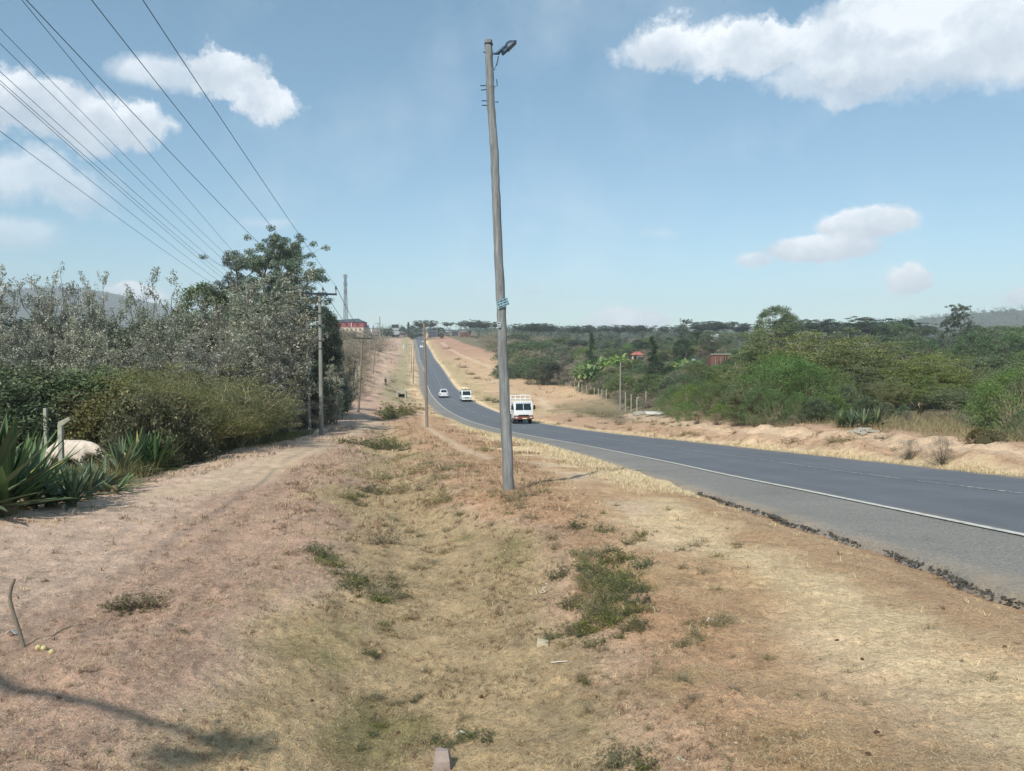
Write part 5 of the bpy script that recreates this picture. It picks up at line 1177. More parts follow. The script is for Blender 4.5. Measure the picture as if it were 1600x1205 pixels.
# ------------------------------------------------------------------ skinned figures
def skin(name, verts, edges, radii, m, parent, root=0, sub=2):
    me = bpy.data.meshes.new(name); me.from_pydata(verts, edges, []); o = bpy.data.objects.new(name, me); COL.objects.link(o)
    o.modifiers.new('skin', 'SKIN'); sv = me.skin_vertices[0].data
    for i, r in enumerate(radii): sv[i].radius = r if hasattr(r, '__len__') else (r, r); sv[i].use_root = (i == root)
    sm = o.modifiers.new('sub', 'SUBSURF'); sm.levels = sm.render_levels = sub
    dg = bpy.context.evaluated_depsgraph_get(); dg.update(); nm = bpy.data.meshes.new_from_object(o.evaluated_get(dg)); o.modifiers.clear(); o.data = nm; nm.name = name
    nm.materials.clear(); nm.materials.append(m)
    for p in nm.polygons: p.use_smooth = True
    o.parent = parent; return o
M['cow'] = mat('pale_cow_hide', lc(222,208,192), .8, noise=(4.5, .7, lc(178,160,146)), bump=(6, .5, .03))
_t = NT(M['cow'].node_tree); _w = _t.add('ShaderNodeTexWave', {'Vector': _t.add('ShaderNodeTexCoord').outputs['Object'], 'Scale': 1.7, 'Distortion': 2.5, 'Detail': 1.0}, bands_direction='X')
_t.put(_t.n['Principled BSDF'].inputs['Normal'], _t.add('ShaderNodeBump', {'Height': _w.outputs[1], 'Strength': .3, 'Distance': .02}))
M['horn'] = mat('horn', lc(110,98,84), .5)
g = gat(104, 25.5); cow = thing('cow', g, 'thin white cow grazing with its head down behind the bent fence post', 'cow', None, -.08)
cv_ = [(-.66,0,1.16),(-.15,0,1.0),(.35,0,.98),(.74,0,1.12),(1.10,0,.98),(1.42,0,.74),(1.56,0,.55),(1.70,0,.32),
       (-.66,.17,.92),(-.60,.19,.62),(-.80,.19,.42),(-.72,.19,.04),(-.66,-.17,.92),(-.50,-.19,.62),(-.70,-.19,.42),(-.60,-.19,.04),
       (.55,.15,.80),(.56,.16,.42),(.56,.16,.04),(.55,-.15,.80),(.66,-.16,.42),(.62,-.16,.04)]
ce = [(0,1),(1,2),(2,3),(3,4),(4,5),(5,6),(6,7),(0,8),(8,9),(9,10),(10,11),(0,12),(12,13),(13,14),(14,15),(2,16),(16,17),(17,18),(2,19),(19,20),(20,21)]
cr = [(.27,.24),(.26,.33),(.27,.33),(.20,.26),(.13,.17),(.11,.12),(.10,.10),(.075,.075),.14,.09,.055,.05,.14,.09,.055,.05,.13,.06,.05,.13,.06,.05]
skin('body', cv_, ce, cr, M['cow'], cow, 1)
skin('tail', [(-.84,0,1.12),(-.93,0,.9),(-.95,.02,.55),(-.96,.02,.35)], [(0,1),(1,2),(2,3)], [.035,.028,.022,.045], M['cow'], cow)
hb = MB().blob((-.62,0,1.36), (.12,.2,.06), 2, rough=.03)
for s in (-1, 1):
    MB().tube([(1.38,s*.09,.82), (1.34,s*.2,.88), (1.32,s*.27,.86)], [.03,.045,.012], 6).build('ear', M['cow'], cow, smooth_=True)
    MB().tube([(1.42,s*.06,.84), (1.48,s*.14,.94), (1.52,s*.13,1.06)], [.026,.018,.006], 6).build('horn', M['horn'], cow, smooth_=True)
M['skinm'] = mat('dark_skin', lc(92,62,48), .6); M['shirt'] = mat('dark_shirt', lc(46,40,42), .9); M['trouser'] = mat('dark_trousers', lc(52,46,50), .9); M['hair'] = mat('black_hair', lc(24,20,20), .9)
g = gp(602.5, 602.5); pe = thing('person', g, 'person in dark clothes walking away on the red footpath', 'person', None, .2)
pv = [(0,0,.92),(0,0,1.15),(0,0,1.36),(0,.0,1.47),(0,.01,1.58),(0,.015,1.68),(.11,0,.88),(.12,.12,.50),(.12,.06,.09),(.12,.20,.04),(-.11,0,.88),(-.12,.0,.48),(-.12,-.24,.14),(-.12,-.12,.05),
      (.19,0,1.38),(.25,-.06,1.12),(.24,.08,.90),(.24,.12,.80),(-.19,0,1.38),(-.25,.06,1.12),(-.24,.18,.92),(-.24,.23,.83)]
pe_ = [(0,1),(1,2),(2,3),(3,4),(4,5),(0,6),(6,7),(7,8),(8,9),(0,10),(10,11),(11,12),(12,13),(2,14),(14,15),(15,16),(16,17),(2,18),(18,19),(19,20),(20,21)]
skin('body', pv, pe_, [(.14,.10),(.13,.09),(.15,.10),.055,(.075,.09),(.07,.08),.085,.06,.04,.04,.085,.06,.04,.04,.05,.042,.033,.03,.05,.042,.033,.03], M['skinm'], pe)
skin('shirt', [(0,0,.90),(0,0,1.15),(0,0,1.37),(.20,0,1.38),(.26,-.06,1.14),(-.20,0,1.38),(-.26,.06,1.14)], [(0,1),(1,2),(2,3),(3,4),(2,5),(5,6)], [(.175,.13),(.165,.12),(.185,.13),.075,.062,.075,.062], M['shirt'], pe)
skin('trousers', [(0,0,.93),(.11,0,.88),(.12,.12,.50),(.12,.07,.14),(-.11,0,.88),(-.12,0,.48),(-.12,-.22,.18)], [(0,1),(1,2),(2,3),(0,4),(4,5),(5,6)], [(.165,.12),.11,.08,.065,.11,.08,.065], M['trouser'], pe)
MB().blob((0,-.005,1.70), (.098,.115,.085), 3, rough=.03).build('hair', M['hair'], pe, smooth_=True)
# ------------------------------------------------------------------ sisal hedge
LM['sisal'] = mat_leaf('sisal_leaf', lc(58,76,54), lc(110,126,92), lc(164,156,112), .12, .5)
def sisal_mesh(seed, flat=False, n=56):
    rng = np.random.default_rng(seed); A = Acc()
    for i in range(n):
        az = i*2.4+rng.normal()*.25; el = (rng.random()**.8*1.35+.12) if not flat else rng.uniform(.02, .7); L = rng.uniform(.85, 1.3); t = np.linspace(0, 1, 7); sag = rng.uniform(0, .16)*(1.4-el)
        d = np.array([cos(az)*cos(el), sin(az)*cos(el), sin(el)]); sd = np.array([-sin(az), cos(az), 0]); up = np.cross(sd, d)*-1
        c = np.outer(t*L, d)+np.array([0, 0, .08]); c[:, 2] -= sag*L*t**2; w_ = .044*np.array([.75,.95,1.05,1.,.85,.55,.03])
        V = np.stack([c-sd*w_[:, None]+np.cross(d, sd)*w_[:, None]*.45, c, c+sd*w_[:, None]+np.cross(d, sd)*w_[:, None]*.45], 1).reshape(-1, 3)
        q = np.arange(21).reshape(7, 3); F = np.stack([q[:-1, :-1], q[:-1, 1:], q[1:, 1:], q[1:, :-1]], -1).reshape(-1, 4); A.add(V, F, .1+.8*rng.random() if rng.random() > .1 else 1.)
    return A.mesh('sisal_leaves')
SM = [sisal_mesh(1), sisal_mesh(2), sisal_mesh(3, True, 30), sisal_mesh(4)]
for m_ in SM: m_.materials.append(LM['sisal'])
M['bole'] = mat('sisal_bole', lc(120,108,80), .9, noise=(9,.6,lc(86,78,58)))
bole = MB().tube([(0,0,-.1), (0,0,.12), (0,0,.28)], [.12,.14,.07], 9)
bo = bole.build('bole_proto', M['bole'], None); bome = bo.data; bpy.data.objects.remove(bo)
rs = random.Random(9)
for i, (px, py, v, s) in enumerate(((-35,812,0,1.3),(8,806,1,1.25),(45,796,3,1.0),(80,792,2,.75),(112,792,0,.6),(138,780,3,.6),(160,768,2,.9),(180,772,2,.6),(216,742,1,1.12),(188,750,0,.95),(244,738,3,1.0),(262,728,2,.9),(205,725,3,1.0),(300,716,2,.8),(325,706,1,.75),(345,698,0,.85),(365,692,3,.85),(380,688,1,.8),(-60,800,1,1.3),(20,770,2,1.1),(95,772,1,.5),(66,782,3,.6),(140,764,2,.6),(285,722,0,.7))):
    g = gp(px, py); e = thing('sisal_plant', g, 'sisal plant with stiff grey-green sword leaves in the hedge beside the left footpath', 'plant', 'sisal plants of the hedge', rs.random()*6.28)
    e.scale = (s*1.0,)*3; link('leaves', SM[v], None, e); link('bole', bome, None, e)
for (px, py), v, s in (((1330,668),1,.8),((1350,669),3,.8),((1368,668),0,.8),((1315,668),3,.7),((1212,664),0,.6)):
    g = gp(px, py); e = thing('sisal_plant', g, 'small sisal plant at the foot of the thicket beyond the road', 'plant', 'sisal plants beyond the road', rs.random()*6.28); e.scale = (s,)*3; link('leaves', SM[v], None, e); link('bole', bome, None, e)
# ------------------------------------------------------------------ small things on the foreground
M['fruit'] = mat('yellow_green_fruit', lc(198,186,136), .6, noise=(14,.5,lc(168,152,100)))
for i, (px, py, r, lab) in enumerate(((60,1014,.0135,'leftmost of the three round yellow-green fruits by the stick'),(68.5,1015,.0135,'middle of the three round yellow-green fruits by the stick'),(81,1020,.013,'rightmost and palest of the three fruits by the stick'))):
    g = gp(px, py); MB().blob((0,0,r*.7), r*1.4, i, 14, 9, .02).build('fruit', M['fruit'], None, smooth_=True, loc=g, label=lab, cat='fruit')
M['plastic'] = mat('white_plastic_scrap', lc(226,224,214), .6); M['stone'] = mat('tan_stone', lc(186,176,150), .9, noise=(20,.5,lc(150,136,112)), bump=(60,.5,.004))
M['mauve_stone'] = mat('grey_mauve_concrete', lc(160,146,136), .9, noise=(24,.6,lc(122,108,102)), bump=(60,.6,.004))
def scrap(px, py, pts, w_, lab, m='plastic', name='plastic_scrap', cat='litter'):
    g = gp(px, py); mb = MB()
    for a, b in zip(pts[:-1], pts[1:]):
        a, b = Vector(a), Vector(b); d = (b-a).normalized(); s = d.cross(Vector((0,.3,1))).normalized()*w_
        mb.sections([[a-s, a+s, a+s+Vector((0,0,.004)), a-s+Vector((0,0,.004))], [b-s, b+s, b+s+Vector((0,0,.004)), b-s+Vector((0,0,.004))]])
    mb.build(name, M[m], None, loc=g, label=lab, cat=cat)
scrap(848, 928, ((.02,0,.09),(.04,0,.085),(.03,0,.06),(.005,0,.055),(.0,0,.035),(.02,0,.02),(-.02,0,.01)), .010, 'curled strip of white plastic in the dry grass above the tan stone')
scrap(722, 1152, ((-.03,0,.01),(-.012,.0,.03),(.01,-.005,.028),(.022,0,.012),(.034,.005,.022)), .009, 'crumpled white plastic scrap in the green tuft at the bottom')
scrap(20, 992, ((-.03,0,.02),(-.0,0,.045),(.03,.0,.02)), .028, 'torn white paper lying left of the crooked stick', name='paper_scrap')
scrap(873, 1034, ((-.045,0,.01),(0,.005,.014),(.05,0,.018)), .006, 'flat pale straw strip lying below the tan stone', name='straw_strip')
scrap(1108, 977, ((-.015,0,.02),(.0,.005,.04),(.02,0,.03)), .012, 'small white plastic scrap near the green weed patch on the right')
g = gp(848, 1010); MB().sections([[(-.042,-.03,-.02),(.040,-.032,-.02),(.046,.03,-.02),(-.036,.03,-.02)], [(-.040,-.028,.035),(.036,-.030,.026),(.040,.026,.03),(-.034,.028,.045)]]).build('stone', M['stone'], None, bevel=.006, loc=g, label='angular tan stone beside the green weeds right of centre', cat='stone')
g = gp(692, 1203); MB().sections([[(-.045,-.03,-.06),(.045,-.03,-.06),(.045,.03,-.06),(-.045,.03,-.06)], [(-.040,-.026,.05),(.034,-.03,.05),(.036,.022,.055),(-.036,.026,.06)], [(-.036,-.006,.088),(.026,-.012,.092),(.028,.020,.088),(-.030,.022,.095)]]).build('concrete_stub', M['mauve_stone'], None, bevel=.005, loc=g, label='grey-mauve concrete stub poking out of the grass at the bottom edge', cat='block')
g = gp(1560, 972)
PB = ((283,1112,1.3),(440,905,1.2),(646,963,1.),(700,905,.8),(705,938,.8),(675,1000,.9),(467,1127,.8),(556,758,1.),(120,960,1.),(108,1006,1.2),(1062,1184,1.5),(1068,1190,1.2),(1150,1162,1.),(560,800,1.2),(578,818,.9),(540,832,.9),(660,1048,1.4),(70,1000,1.),(215,845,1.),(133,795,1.6),(118,762,2.),(1385,985,1.2),(608,913,1.1),(590,958,1.),(930,925,.8),(990,940,.8),(300,820,1.1),(180,1002,1.0))
pbme = []
for i in range(4):
    o = MB().blob((0,0,.2), (1.,.8,.55), i+20, 9, 6, .12).build('pebble_proto', M['stone'], None, smooth_=True); pbme.append(o.data); bpy.data.objects.remove(o)
for i, (px, py, s) in enumerate(PB):
    g = gp(px, py); o = link('pebble', pbme[i % 4], None, None, g, 'small pale pebble lying loose in the foreground grass and dust', 'pebble', 'pale pebbles scattered over the foreground'); o.scale = (.0105*s*max(1, g.y/7),)*3; o.rotation_euler = (0, 0, i*1.3)
# dark clods
M['clod'] = mat('dark_clod', lc(84,66,50), .95)
for i, (px, py) in enumerate(((1370,1145),(1357,1178),(1308,998),(487,1095),(752,1092),(622,1146),(1570,1012),(845,984),(837,990),(838,683),(1347,1028))):
    g = gp(px, py); o = link('clod', pbme[i % 4].copy() if i < 4 else bpy.data.meshes['clod%d' % (i % 4)], None, None, g, 'dark clod of earth or dung lying in the dry foreground grass', 'clod', 'dark clods over the foreground')
    if i < 4: o.data.name = 'clod%d' % i; o.data.materials.clear(); o.data.materials.append(M['clod'])
    o.scale = (.013*max(1, g.y/9),)*3; o.rotation_euler = (0, 0, i*1.7)
# ------------------------------------------------------------------ weeds
WL = 'weeds and tufts growing in and beside the ditch'
def weed(kind, px, py, hpx, wide, lab, group=None):
    g = gp(px, py); h = hpx/FPX*g.y; k_ = {'green': 'weed', 'bush': 'weed', 'scrub': 'dryweed'}[kind]; return tr(k_, g.x, g.y, g.z, h, lab, group, max(.9, wide*.85), cat='weed', name='weed')
weed('green', 200, 950, 34, 1.3, 'low feathery olive weed alone on the reddish bank at left'); weed('scrub', 232, 948, 28, 1.6, 'dry twiggy fringe of the olive weed on the left bank')
for px, py, h, wd in ((955,880,30,1.3),(925,890,26,1.4),(975,905,30,1.2),(940,925,30,1.3),(985,925,28,1.),(950,955,28,1.4),(965,970,30,1.4),(930,985,30,1.3),(905,995,24,1.4),(985,960,26,1.1),(1000,985,26,1.1),(862,1000,20,1.3)):
    weed('green', px, py, h, wd, 'leafy green weed of the dense patch right of the ditch, above the tan stone', 'green weeds of the dense patch right of the ditch')
for i in range(60):
    px = 950+_rb.gauss(0, 38); py = 930+_rb.gauss(0, 50); weed(_rb.choice(['green', 'green', 'scrub']), px, py, _rb.uniform(10, 24), 1.4, 'small green or dry weed scattered through the dense patch right of the ditch', 'small weeds of the dense patch right of the ditch')
for i in range(50):
    py = _rb.uniform(760, 1190); px = 600+(py-760)*.09+_rb.gauss(0, 60); weed(_rb.choice(['green', 'scrub', 'scrub']), px, py, _rb.uniform(6, 16), 1.5, 'tiny weed scattered over the floor of the ditch', 'tiny weeds on the ditch floor')
for i in range(60):
    py = _rb.uniform(790, 1190); px = _rb.uniform(760, 1130)+(py-790)*.35; weed('scrub', px, py, _rb.uniform(6, 15), 1.5, 'tiny dead weed on the brown slope right of the ditch', 'tiny dead weeds right of the ditch')
for px, py, h, wd in ((1115,980,30,1.2),(1090,1000,26,1.2),(1130,975,22,1.3),(1070,1010,24,1.)):
    weed('scrub', px, py, h, wd, 'grey-green dry weed right of the dense green patch', 'grey-green weeds right of the dense patch')
for px, py, h in ((776,770,12),(788,776,14),(806,772,12),(812,778,15),(798,782,12),(770,776,10)): weed('scrub', px, py, h, 1.2, 'dead grass tuft hugging the foot of the lamp pole', 'dead tufts at the foot of the lamp pole')
weed('green', 975, 1195, 40, 1.2, 'green tuft at the bottom edge right of centre'); weed('green', 1010, 1200, 30, 1.1, 'smaller green tuft beside the one at the bottom edge')
for px, py, h, wd in ((710,1165,22,1.4),(740,1150,18,1.5),(680,1160,16,1.5),(765,1155,16,1.4)): weed('green', px, py, h, wd, 'short green tuft around the concrete stub at the bottom', 'short green tufts around the concrete stub')
for px, py, h, wd in ((500,870,26,1.4),(520,885,22,1.5),(540,900,22,1.5),(485,862,20,1.2),(560,915,24,1.5),(600,850,34,1.2),(585,930,24,1.6),(605,930,20,1.5),(560,790,14,1.6),(610,905,24,1.2)):
    weed('green' if px < 565 else 'scrub', px, py, h, wd, 'dark spreading weed on the ditch floor left of centre', 'spreading weeds on the ditch floor')
for px, py, h, wd in ((600,772,18,1.8),(570,768,16,1.8),(630,770,18,1.8),(680,788,22,1.5),(700,782,20,1.5),(660,765,20,1.6),(690,750,22,1.5),(650,740,20,1.5),(700,735,16,1.6),(720,730,12,1.8),(670,725,14,1.6),(600,750,16,1.8)):
    weed('scrub' if px > 620 else 'bush', px, py, h, wd, 'brown-green weed in the ditch between the bank and the lamp pole', 'brown-green weeds in the ditch behind')
for px, py, h, wd in ((540,692,14,1.8),(600,700,24,1.4),(615,702,20,1.5),(582,700,18,1.6),(565,696,14,1.8),(632,704,12,1.5)):
    weed('bush', px, py, h, wd, 'grey-green tuft where the far ditch meets the crossing footpath', 'grey-green tufts at the crossing footpath')
for px, py, h, wd in ((760,705,16,1.4),(785,700,14,1.4),(800,785,22,1.2),(830,775,22,1.1),(815,795,18,1.),(850,770,16,1.1),(610,690,10,1.),(745,738,8,2.),(735,690,6,2),(660,640,7,2),(700,830,10,1.6),(860,840,12,1.6),(720,805,12,1.6),(770,820,10,1.6)):
    weed('scrub', px, py, h, wd, 'dead brown twiggy weed on the red verge around the lamp pole', 'dead weeds around the lamp pole')
for px, py, h, wd in ((905,652,9,1.3),(925,647,10,1.3),(942,652,12,1.2),(968,653,12,1.2),(872,664,8,1.6),(890,658,7,1.6),(830,640,8,1.6),(776,629,8,2.),(762,626,8,2.),(790,631,7,2.),(735,585,5,2),(745,592,5,2),(725,575,5,2),(715,562,4,2),(810,652,5,2),(955,648,6,1.5),(1000,655,6,2),(700,545,4,2)):
    weed('scrub' if px > 800 else 'bush', px, py, h, wd, 'scrubby weed on the verge right of the road bend, behind the truck', 'scrubby weeds right of the road bend')
for i in range(44):
    Yw = _rb.uniform(14, 75); d_ = _rb.uniform(4.6, 8.5); x_ = float(rx(Yw))+d_; weed_ = tr('dryweed', x_, Yw, g1(x_, Yw), _rb.uniform(.12, .4), 'tiny dry plant on the cut bank along the far side of the asphalt', 'tiny dry plants on the cut bank', 1.5, cat='weed', name='weed')
for i in range(30):
    Yw = _rb.uniform(80, 300); x_ = float(rx(Yw))-_rb.uniform(8, 18)*(1+Yw/400); tr('dryweed', x_, Yw, g1(x_, Yw), _rb.uniform(.3, .8), 'small scrubby plant on the verge left of the climbing road', 'scrubby plants left of the climbing road', 1.8, cat='weed', name='weed')
# the bare-limbed tree that throws the long shadow across the lower left corner
hh = 5.0; off = Vector((SUN_DIR.x, SUN_DIR.y, 0))/SUN_DIR.z*hh
sp_ = [gp(*q)+off+Vector((0, 0, hh)) for q in ((-150,1035),(0,1066),(110,1092),(215,1120),(300,1146),(355,1168))]
b0 = Vector((sp_[0].x-3.0, sp_[0].y-1.2, g1(sp_[0].x-3.0, sp_[0].y-1.2))); st = thing('roadside_tree', b0, 'small tree beside the viewpoint whose long limb shades the lower left corner', 'tree')
pts_ = [(0,0,-.2), (.1,.05,1.6), (.5,.2,3.2), (1.2,.5,4.4)]+[tuple(p-b0) for p in sp_]
MB().tube([(float(spl(range(len(pts_)), [q[0] for q in pts_], t)), float(spl(range(len(pts_)), [q[1] for q in pts_], t)), float(spl(range(len(pts_)), [q[2] for q in pts_], t))) for t in np.linspace(0, len(pts_)-1, 40)], list(np.linspace(.09, .034, 16))+list(np.linspace(.034, .018, 24)), 9).build('trunk', M['bark'], st, smooth_=True)
rng = np.random.default_rng(8); C_ = [np.array(sp_[-1]-b0)+rng.normal(size=3)*.05 for _ in range(5)]+[np.array(sp_[0]-b0)+np.array([-1.2,-.4,.6])+rng.normal(size=3)*.45 for _ in range(26)]
A_ = Acc(); A_.add(*leaves(rng, np.array(C_), 26, (.10,.10,.08), .08, .03, .3, .2, .05)); link('crown', A_.mesh('crown'), LM['round'], st)
# ------------------------------------------------------------------ dead grass, litter, tall grass (uncountable stuff)
M['grassm'] = (lambda: None)()
def mat_blade(name):
    m = bpy.data.materials.new(name); m.use_nodes = True; t = NT(m.node_tree); b = t.n['Principled BSDF']
    a = t.add('ShaderNodeAttribute', attribute_name='Col').outputs['Color']; t.put(b.inputs['Base Color'], a); b.inputs['Roughness'].default_value = .8; b.inputs['Specular IOR Level'].default_value = .2
    tr_ = t.add('ShaderNodeBsdfTranslucent', {'Color': a}); mx = t.add('ShaderNodeMixShader', {0: .22, 1: b, 2: tr_}); t.l.new(mx.outputs[0], t.n['Material Output'].inputs[0]); return m
M['blade'] = mat_blade('dead_grass_blade')
def blades(rng, x, y, z, L, W, el, col, curl=.35):
    n = len(x); az = rng.random(n)*2*pi; b = np.stack([x, y, z], -1)
    d = np.stack([np.cos(az)*np.cos(el), np.sin(az)*np.cos(el), np.sin(el)], -1); s = np.stack([-np.sin(az), np.cos(az), np.zeros(n)], -1)
    bend = s*rng.normal(size=(n, 1))*curl*L[:, None]
    m1 = b+d*L[:, None]*.5+bend*.35; tip = b+d*L[:, None]+bend; tip[:, 2] -= L*.12
    V = np.stack([b-s*W[:, None]*.5, b+s*W[:, None]*.5, m1+s*W[:, None]*.42, m1-s*W[:, None]*.42, tip], 1).reshape(-1, 3)
    i = np.arange(n)*5; F = np.concatenate([np.stack([i, i+1, i+2, i+3], -1), np.stack([i+3, i+2, i+4, i+4], -1)])
    return V, F, np.repeat(col, 5, 0)
def tri_quads(F):  # quads whose last two corners coincide become triangles
    return F
def grass_obj(name, parts, lab, cat):
    V = np.vstack([p[0] for p in parts]); off = 0; FQ, FT = [], []
    for p in parts:
        F = p[1]+off; off += len(p[0]); t = F[:, 2] == F[:, 3]; FQ.append(F[~t]); FT.append(F[t][:, :3])
    FQ, FT = np.vstack(FQ), np.vstack(FT); me = bpy.data.meshes.new(name); me.vertices.add(len(V)); me.vertices.foreach_set('co', V.astype(np.float32).ravel())
    lp_ = np.concatenate([FQ.ravel(), FT.ravel()]).astype(np.int32); me.loops.add(len(lp_)); me.loops.foreach_set('vertex_index', lp_); me.polygons.add(len(FQ)+len(FT))
    me.polygons.foreach_set('loop_start', np.concatenate([np.arange(len(FQ))*4, len(FQ)*4+np.arange(len(FT))*3]).astype(np.int32))
    a = me.color_attributes.new('Col', 'FLOAT_COLOR', 'POINT'); c = np.ones((len(V), 4), np.float32); c[:, :3] = np.vstack([p[2] for p in parts]); a.data.foreach_set('color', c.ravel()); me.update(calc_edges=True)
    return link(name, me, M['blade'], None, label=lab, cat=cat, kind='stuff')
rng = np.random.default_rng(12)
def polar(n, r0, r1, a0=-38, a1=38):
    r = r0*(r1/r0)**rng.random(n); a = np.radians(rng.uniform(a0, a1, n)); return r*np.sin(a), r*np.cos(a), r
S_STRAW = np.array(lc(212,192,154)); S_PALE = np.array(lc(232,214,176)); S_BROWN = np.array(lc(152,124,100)); S_GREEN = np.array(lc(140,138,100)); S_DARK = np.array(lc(112,94,76))
x, y, r = polar(560000, 2.2, 34); c, g_, tm = zone(x, y); dxx = rdir(y); d = (x-rx(y))/np.sqrt(1+dxx*dxx); q = x-dxc(y)
pn = fbm(x, y, 1.4, 3, 61); pr_ = g_*(.35+1.3*smooth(.36, .62, pn))
k = (rng.random(len(x)) < pr_) & ~((d > -5.35) & (d < 3.6)) & (tm < .5)
x, y, r, c, d, q = x[k], y[k], r[k], c[k], d[k], q[k]; n = len(x); z = gz(x, y)
u = rng.random(n)[:, None]; base_c = c*(.75+.55*rng.random(n))[:, None]
gr = np.exp(-((q-.1)/1.1)**2)*.2
col = np.where(u < .42, base_c, np.where(u < .62, S_STRAW*(.7+.5*rng.random((n, 1))), np.where(u < .70, S_PALE*.9, np.where(u < .90, S_BROWN*(.8+.5*rng.random((n, 1))), S_DARK))))
col = np.where((rng.random(n) < gr)[:, None], S_GREEN*(.7+.6*rng.random((n, 1))), col)
col = np.where(((d > -8) & (u[:, 0] < .7))[:, None], S_STRAW*(.85+.35*rng.random((n, 1))), col)
sz = np.clip(r/5.5, .75, 5)
part1 = blades(rng, x, y, z-.003, rng.uniform(.014, .042, n)*sz**.8, rng.uniform(.0016, .0032, n)*sz, rng.uniform(.03, .75, n)*np.where(d > -7.6, .5, 1), col, .4)
# sparse bits on the bare path
x, y, r = polar(90000, 2.2, 30); c, g_, tm = zone(x, y); dxx = rdir(y); d = (x-rx(y))/np.sqrt(1+dxx*dxx); k = ~((d > -5.35) & (d < 3.6)) & (rng.random(len(x)) < .75-.5*tm)
x, y, r, c = x[k], y[k], r[k], c[k]; n = len(x); sz = np.clip(r/5.5, .75, 4); u = rng.random(n)[:, None]
col = np.where(u < .5, c*(.7+.6*rng.random((n, 1))), np.where(u < .8, S_STRAW, S_DARK))
part2 = blades(rng, x, y, gz(x, y)+.001, rng.uniform(.01, .035, n)*sz, rng.uniform(.0018, .0035, n)*sz, rng.uniform(0., .35, n), col, .3)
# straw fringe along the asphalt, both sides
ys = rng.uniform(8, 100, 60000)**1.0; ys = 8*(12.5**rng.random(60000)); side = rng.random(60000) < .5
dd_ = np.where(side, 3.55+rng.random(60000)**1.8*.5, -5.45-rng.random(60000)**1.6*1.3); k = side | (ys > 13+2*vnoise(ys*.7, ys*0)); ys = ys[k]; dd_ = dd_[k]; x = rx(ys)+dd_; y = ys; n = len(x); rr_ = np.hypot(x, y); sz = np.clip(rr_/6, 1, 8)
part3 = blades(rng, x, y, gz(x, y)-.002, rng.uniform(.03, .08, n)*sz**.6, rng.uniform(.002, .004, n)*sz**.9, rng.uniform(.1, 1.2, n), S_PALE*(.6+.45*rng.random((n, 1))), .3)
# tufts
x, y, r = polar(30000, 2.3, 22); c, g_, tm = zone(x, y); dxx = rdir(y); d = (x-rx(y))/np.sqrt(1+dxx*dxx); qq_ = x-dxc(y); thin_ = np.where(d > -7.9, .28, np.where(qq_ < -1.9, .38, .9)); k = (rng.random(len(x)) < thin_*(.08+g_*.85*smooth(.42, .68, fbm(x, y, 2.1, 3, 62)))) & ~((d > -5.4) & (d < 3.6)) & (tm < .5)
x, y, r, c, d = x[k], y[k], r[k], c[k], d[k]; nb = 16; n = len(x)*nb; cc_ = rng.random(len(x)); s_ = np.repeat(np.clip(r/5.5, .7, 4)*rng.uniform(.6, 1.3, len(x)), nb)
tc_ = np.where((cc_ < .35)[:, None], S_BROWN*.9, np.where((cc_ < .62)[:, None], c*.85, np.where((cc_ < .8)[:, None], S_STRAW, np.where((cc_ < .9)[:, None], S_GREEN*.8, S_DARK))))
tc_ = np.where(((d > -7.6) & (cc_ < .8))[:, None], S_STRAW, tc_)
X_ = np.repeat(x, nb)+rng.normal(size=n)*.010*s_; Y_ = np.repeat(y, nb)+rng.normal(size=n)*.010*s_
part4 = blades(rng, X_, Y_, np.repeat(gz(x, y), nb)-.003, rng.uniform(.018, .05, n)*s_, rng.uniform(.0018, .0034, n)*s_, rng.uniform(.15, 1.35, n), np.repeat(tc_, nb, 0)*(.6+.7*rng.random((n, 1))), .35)
def far_tufts(n0, r0, r1, L0, L1):
    x, y, r = polar(n0, r0, r1); c, g_, tm = zone(x, y); dxx = rdir(y); d = (x-rx(y))/np.sqrt(1+dxx*dxx)
    k = (rng.random(len(x)) < .08+1.1*smooth(.42, .7, fbm(x, y, .6, 4, 63))) & ~((d > -5.6) & (d < 3.7)) & (tm < .4) & (x < fenx(y)+1) & (np.abs(x) < .6*y)
    x, y, r, c, d = x[k], y[k], r[k], c[k], d[k]; nb = 9; n = len(x)*nb; s_ = np.repeat(r*rng.uniform(.6, 1.3, len(x)), nb); cc_ = rng.random(len(x))[:, None]
    t_ = np.where(cc_ < .4, c*.8, np.where(cc_ < .6, S_BROWN*.9, np.where(cc_ < .85, S_GREEN*.85, S_STRAW)))
    return blades(rng, np.repeat(x, nb)+rng.normal(size=n)*.0022*s_, np.repeat(y, nb)+rng.normal(size=n)*.004*s_, np.repeat(gz(x, y), nb)-.01, rng.uniform(L0, L1, n)*s_, .0006*s_, rng.uniform(.2, 1.3, n), np.repeat(t_, nb, 0)*(.6+.7*rng.random((n, 1))), .35)
part5 = far_tufts(11000, 20, 60, .0035, .0075); part6 = far_tufts(4500, 60, 320, .002, .0045)
grass_obj('dry_grass', [part1, part2, part3, part4, part5, part6], 'short dead matted grass covering the verge and the ditch', 'grass')
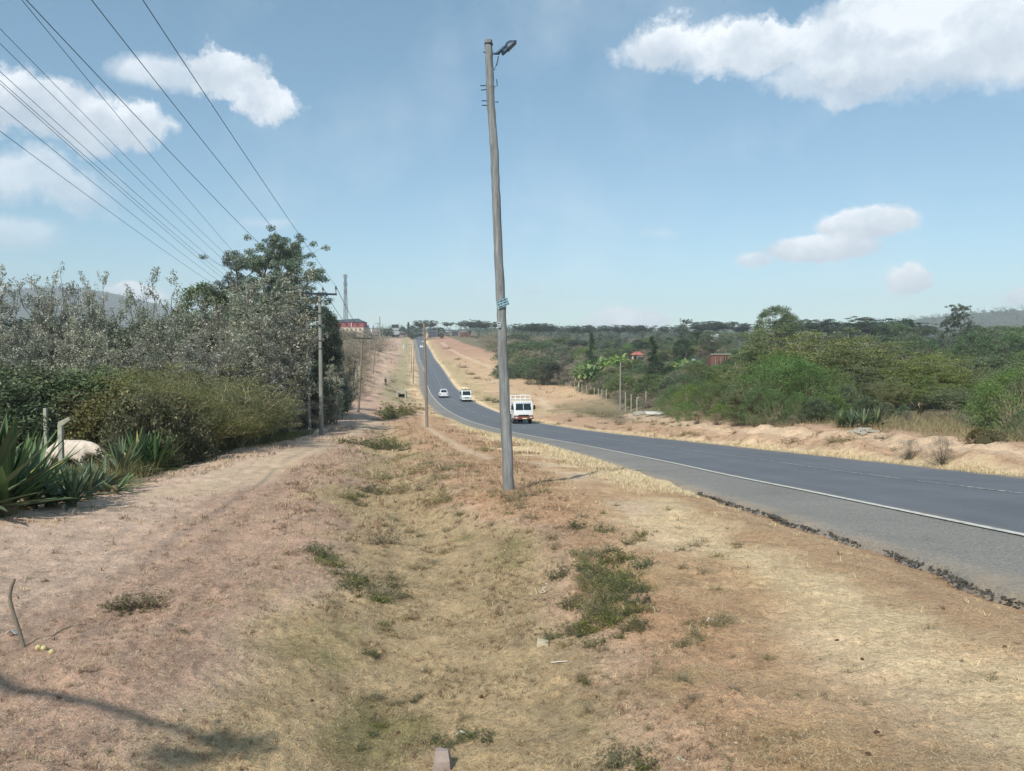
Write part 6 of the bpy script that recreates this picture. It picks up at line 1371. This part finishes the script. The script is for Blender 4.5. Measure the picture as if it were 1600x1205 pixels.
# taller olive grass in the field and round the crossarm pole
def field(n, px0, px1, Y0, Y1, L0, L1, cols, w_=.006):
    Y_ = rng.uniform(Y0, Y1, n); X_ = (rng.uniform(px0, px1, n)-CXP)/FPX*Y_; C_ = np.array([lc(*q) for q in cols])[rng.integers(0, len(cols), n)]*(.7+.6*rng.random((n, 1)))
    nn = fbm(X_, Y_, .7, 3, 71); k = rng.random(n) < smooth(.3, .55, nn)+.25; X_, Y_, C_ = X_[k], Y_[k], C_[k]; m_ = len(X_)
    edge = X_ < np.interp(Y_, [0, 11.5, 15, 21, 32, 48, 92], [-7.9, -8.1, -8.5, -9.7, -11.8, -12.6, -20.5]) if px0 < 520 else np.ones(m_, bool); X_, Y_, C_ = X_[edge], Y_[edge], C_[edge]; m_ = len(X_)
    return blades(rng, X_, Y_, gz(X_, Y_), rng.uniform(L0, L1, m_), np.full(m_, w_), rng.uniform(.7, 1.5, m_), C_, .25)
OL = [(120,116,72),(140,132,88),(98,100,60),(150,138,98)]
p1 = field(60000, -120, 420, 16, 34, .3, .75, OL, .010); p2 = field(26000, 340, 512, 33, 50, .2, .5, [(112,118,74),(136,134,92),(96,104,64)], .012)
grass_obj('field_grass', [p1, p2], 'tall olive grass of the grazing field and the path edge on the left', 'grass')
p3 = field(40000, 1080, 1700, 26, 48, .15, .5, [(150,138,104),(128,122,84),(166,150,118)], .012)
V_, F_, C_ = p3; c5 = V_.reshape(-1, 5, 3); dd2 = c5[:, 0, 0]-rx(c5[:, 0, 1]); kk = dd2 > 8.2+.8*vnoise(c5[:, 0, 0], c5[:, 0, 1]); V3 = c5[kk].reshape(-1, 3); n3 = kk.sum(); i3 = np.arange(n3)*5
p3 = (V3, np.concatenate([np.stack([i3, i3+1, i3+2, i3+3], -1), np.stack([i3+3, i3+2, i3+4, i3+4], -1)]), C_.reshape(-1, 5, 3)[kk].reshape(-1, 3))
grass_obj('bank_grass', [p3], 'dry grass on top of the bank beyond the road', 'grass')
# crumbled asphalt lip along the near edge
rr = np.random.default_rng(31); lip = MB(); M['asph_crumb'] = mat('crumbled_asphalt', lc(88,84,78), .95, noise=(30,.6,lc(58,54,50)))
for i in range(1500):
    Y_ = 5*(3.0**rr.random()); wgt = fbm(np.array([Y_]), np.array([3.]), .5, 3, 4)[0]
    if wgt < .25: continue
    off = -RW-1.85+float(jl(np.array([Y_]))[0])+.03-rr.random()**2.2*.13; x_ = float(rx(Y_))+off; s = rr.uniform(.006, .017)*(1 if rr.random() < .93 else 1.7)*min(1, max(.55, Y_/11))
    lip.blob((x_, Y_, float(rz(Y_))-.105-rr.random()*.03), (s*1.4, s*1.4, s*.8), int(i), 6, 4, .22)
lip.build('broken_asphalt', M['asph_crumb'], None, label='dark crumbled lip of the asphalt along the near shoulder', cat='rubble', kind='stuff')
# ------------------------------------------------------------------ air
hv = bpy.data.materials.new('air'); hv.use_nodes = True; t = NT(hv.node_tree); t.n.clear()
pv_ = t.add('ShaderNodeVolumePrincipled'); pv_.inputs['Color'].default_value = (.90, .95, 1.0, 1); pv_.inputs['Density'].default_value = HAZE; pv_.inputs['Anisotropy'].default_value = -.1
t.l.new(pv_.outputs[0], t.add('ShaderNodeOutputMaterial').inputs[1])
zlo = float(Vg[:, 2].min())-1; zhi = max(float(Vg[:, 2].max())+25, 60.)
e = MB().box((0, 0, (zlo+zhi)/2), (7400, 7400, zhi-zlo)).build('haze', hv, None, kind='stuff', label='thin blue air between the camera and the far hills', cat='haze')
print('haze', zlo, zhi)
